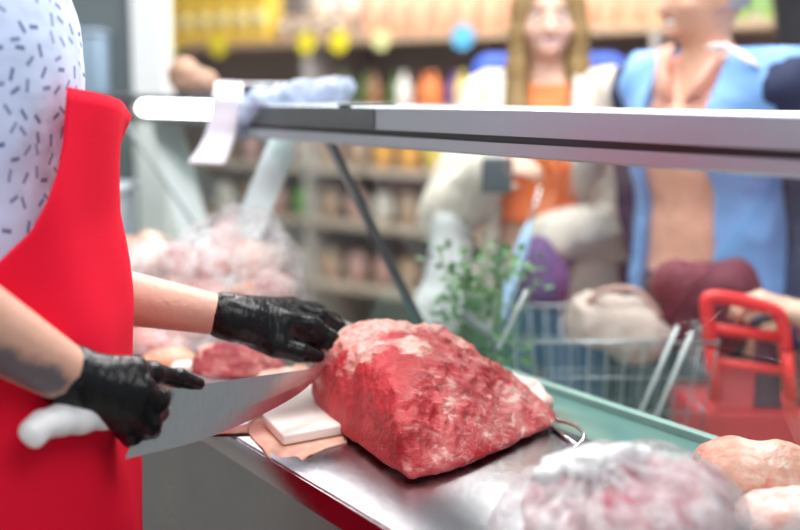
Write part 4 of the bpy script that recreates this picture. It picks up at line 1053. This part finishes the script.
for u in np.arange(362, 640, 23): put(SAL, tu(u), .07, 1.66, random.uniform(-.3, .3))
PCM = pouch('cream_packet', .11, .21, M('cream_pack', (.86, .70, .55), .4, var=.2, vscale=14), 'cream packet in the second row of the top shelf', 'cream packets on the top shelf')
for u in np.arange(292, 640, 26): put(PCM, tu(u), .24, 1.66, random.uniform(-.3, .3))
WHC = carton('white_carton', .13, .12, .24, M('white_card', (.80, .80, .80), .5), M('band_grey', (.6, .6, .62), .5), 'white carton high on the top shelf behind the brown cartons', 'white cartons on the top shelf')
for u in (282, 304, 326, 348): put(WHC, tu(u), .33, 1.66)
GRN = pouch('green_packet', .12, .2, M('green_pack', (.30, .50, .18), .4, var=.4, vscale=12), 'green and yellow packet on the top shelf at the right', 'green packets on the top shelf')
for u in (655, 690, 722, 750, 780): put(GRN, tu(u), .07, 1.66, random.uniform(-.3, .3))
# mixed bottles on the second shelf
kinds = [('green_bottle', (.10, .20, .05)), ('orange_bottle', (.90, .25, .08)), ('purple_bottle', (.25, .12, .42)), ('yellow_bottle', (.90, .70, .10)), ('brown_bottle', (.28, .14, .07)), ('white_bottle', (.78, .76, .72))]
BT = [bottle(n, .036, .15, M(n + '_body', c, .3), M(n + '_cap', tuple(min(1, x * 1.2 + .05) for x in c), .4), n.replace('_', ' ') + ' on the middle shelf above the steel rail', n.replace('_', ' ') + 's on the middle shelf') for n, c in kinds]
seq = [0, 0, 4, 0, 5, 1, 1, 2, 3, 3, 5, 1, 2, 3, 0, 4, 1, 5, 3, 1, 2, 0, 3, 4]
for i, s in enumerate(seq): put(BT[s], tu(338 + i * 14.5), .06 + .05 * (i % 2), 1.345)
# lower shelves seen through the glass
lowk = [('orange_pouch', (.88, .42, .06)), ('yellow_pouch', (.88, .66, .12)), ('tan_pouch', (.55, .38, .28)), ('pink_pouch', (.62, .36, .33)), ('lime_pouch', (.25, .62, .12)), ('ivory_pouch', (.78, .72, .66))]
PC = {z: [pouch(n, .12, .15, M(n + '_film', c, .4, var=.2, vscale=16), n.replace('_pouch', '') + f' pouch on the {w_} shelf seen through the glass', n.replace('_', ' ') + f's on the {w_} shelf') for n, c in lowk] for z, w_ in ((1.06, 'third'), (.80, 'fourth'), (.50, 'fifth'))}
for z, sq in ((1.06, [2, 3, 5, 5, 2, 2, 0, 0, 1, 3, 2, 2, 3, 5, 2, 0, 2, 3, 5, 1]), (.80, [5, 2, 3, 4, 2, 3, 5, 2, 4, 4, 2, 2, 3, 2, 5, 2, 3, 2, 2, 5]), (.50, [3, 2, 3, 5, 2, 3, 3, 2, 5, 2, 3, 2, 5, 2, 3, 3, 2, 5, 2, 2])):
    for i, s in enumerate(sq): put(PC[z][s], tu(215 + i * 26), .09, z, random.uniform(-.2, .2))
# price discs clipped to the top shelf front
def disc(u, col, lab, grp=None):
    p = SH(tu(u), -.006, 1.640); n = -np.append(sn, 0); r = .052 if col != 'pale' else .046
    o = obj('price_disc', *tube([p + n * .0, p + n * .006], r, 24), M('disc_' + col, {'yellow': (.92, .80, .03), 'pale': (.80, .80, .38), 'blue': (.12, .50, .85)}[col], .5, var=.03), None, False)
    tag(o, lab, 'price tag', grp)
disc(178, 'yellow', 'round yellow price disc at the left end of the top shelf', 'yellow price discs on the top shelf')
disc(225, 'yellow', 'round yellow price disc under the yellow cartons right side', 'yellow price discs on the top shelf')
disc(310, 'yellow', 'round yellow price disc, left one of the middle pair', 'yellow price discs on the top shelf')
disc(342, 'yellow', 'round yellow price disc, right one of the middle pair', 'yellow price discs on the top shelf')
disc(383, 'pale', 'pale yellow-green price disc right of the yellow pair'); disc(462, 'blue', 'round sky blue price disc left of the long-haired person')

# ------------------------------------------------------------------ light, sky, camera
def area(name, loc, sx, sy, power, col=(1, 1, 1), aim=None):
    l = bpy.data.lights.new(name, 'AREA'); l.shape = 'RECTANGLE'; l.size = sx; l.size_y = sy; l.energy = power; l.color = col
    o = bpy.data.objects.new(name, l); COL.objects.link(o); o.location = loc
    if aim is not None: o.rotation_euler = (Vector(aim) - Vector(loc)).to_track_quat('-Z', 'Y').to_euler()
    return o
area('unseen_overhead_lamp', (.6, 2.2, 3.0), 1.6, 1.0, 82, (1, .98, .96))  # unseen overhead lamps, filled out with one added to brighten the customers
area('unseen_overhead_lamp', (-.9, 1.3, 3.0), 1.6, .8, 50, (1, .98, .96))
area('unseen_overhead_lamp', (.3, 4.0, 3.0), 3.0, .8, 175, (1, .97, .93))
area('unseen_overhead_lamp', (.8, .0, 2.8), 1.6, 1.0, 30, (1, .98, .97), (.1, 1.5, 1.0))
wd = bpy.data.worlds.new('market_hall'); bpy.context.scene.world = wd; wd.use_nodes = True; nt = wd.node_tree; bg = nt.nodes['Background']
bg.inputs[0].default_value = (.92, .96, 1.0, 1); bg.inputs[1].default_value = .52

cam = bpy.data.cameras.new('camera'); co = bpy.data.objects.new('camera', cam); COL.objects.link(co)
cam.sensor_width = 36; cam.lens = F / 800 * 36; co.location = (0, 0, H); co.rotation_euler = (PI / 2 - PITCH, 0, 0)
cam.dof.use_dof = True; cam.dof.focus_distance = 1.50; cam.dof.aperture_fstop = 1.5; cam.clip_start = .02
sc = bpy.context.scene; sc.camera = co
sc.view_settings.view_transform = 'Standard'; sc.view_settings.look = 'None'; sc.view_settings.exposure = -.32; sc.view_settings.gamma = 1
sc.cycles.transparent_max_bounces = 24; sc.cycles.max_bounces = 10
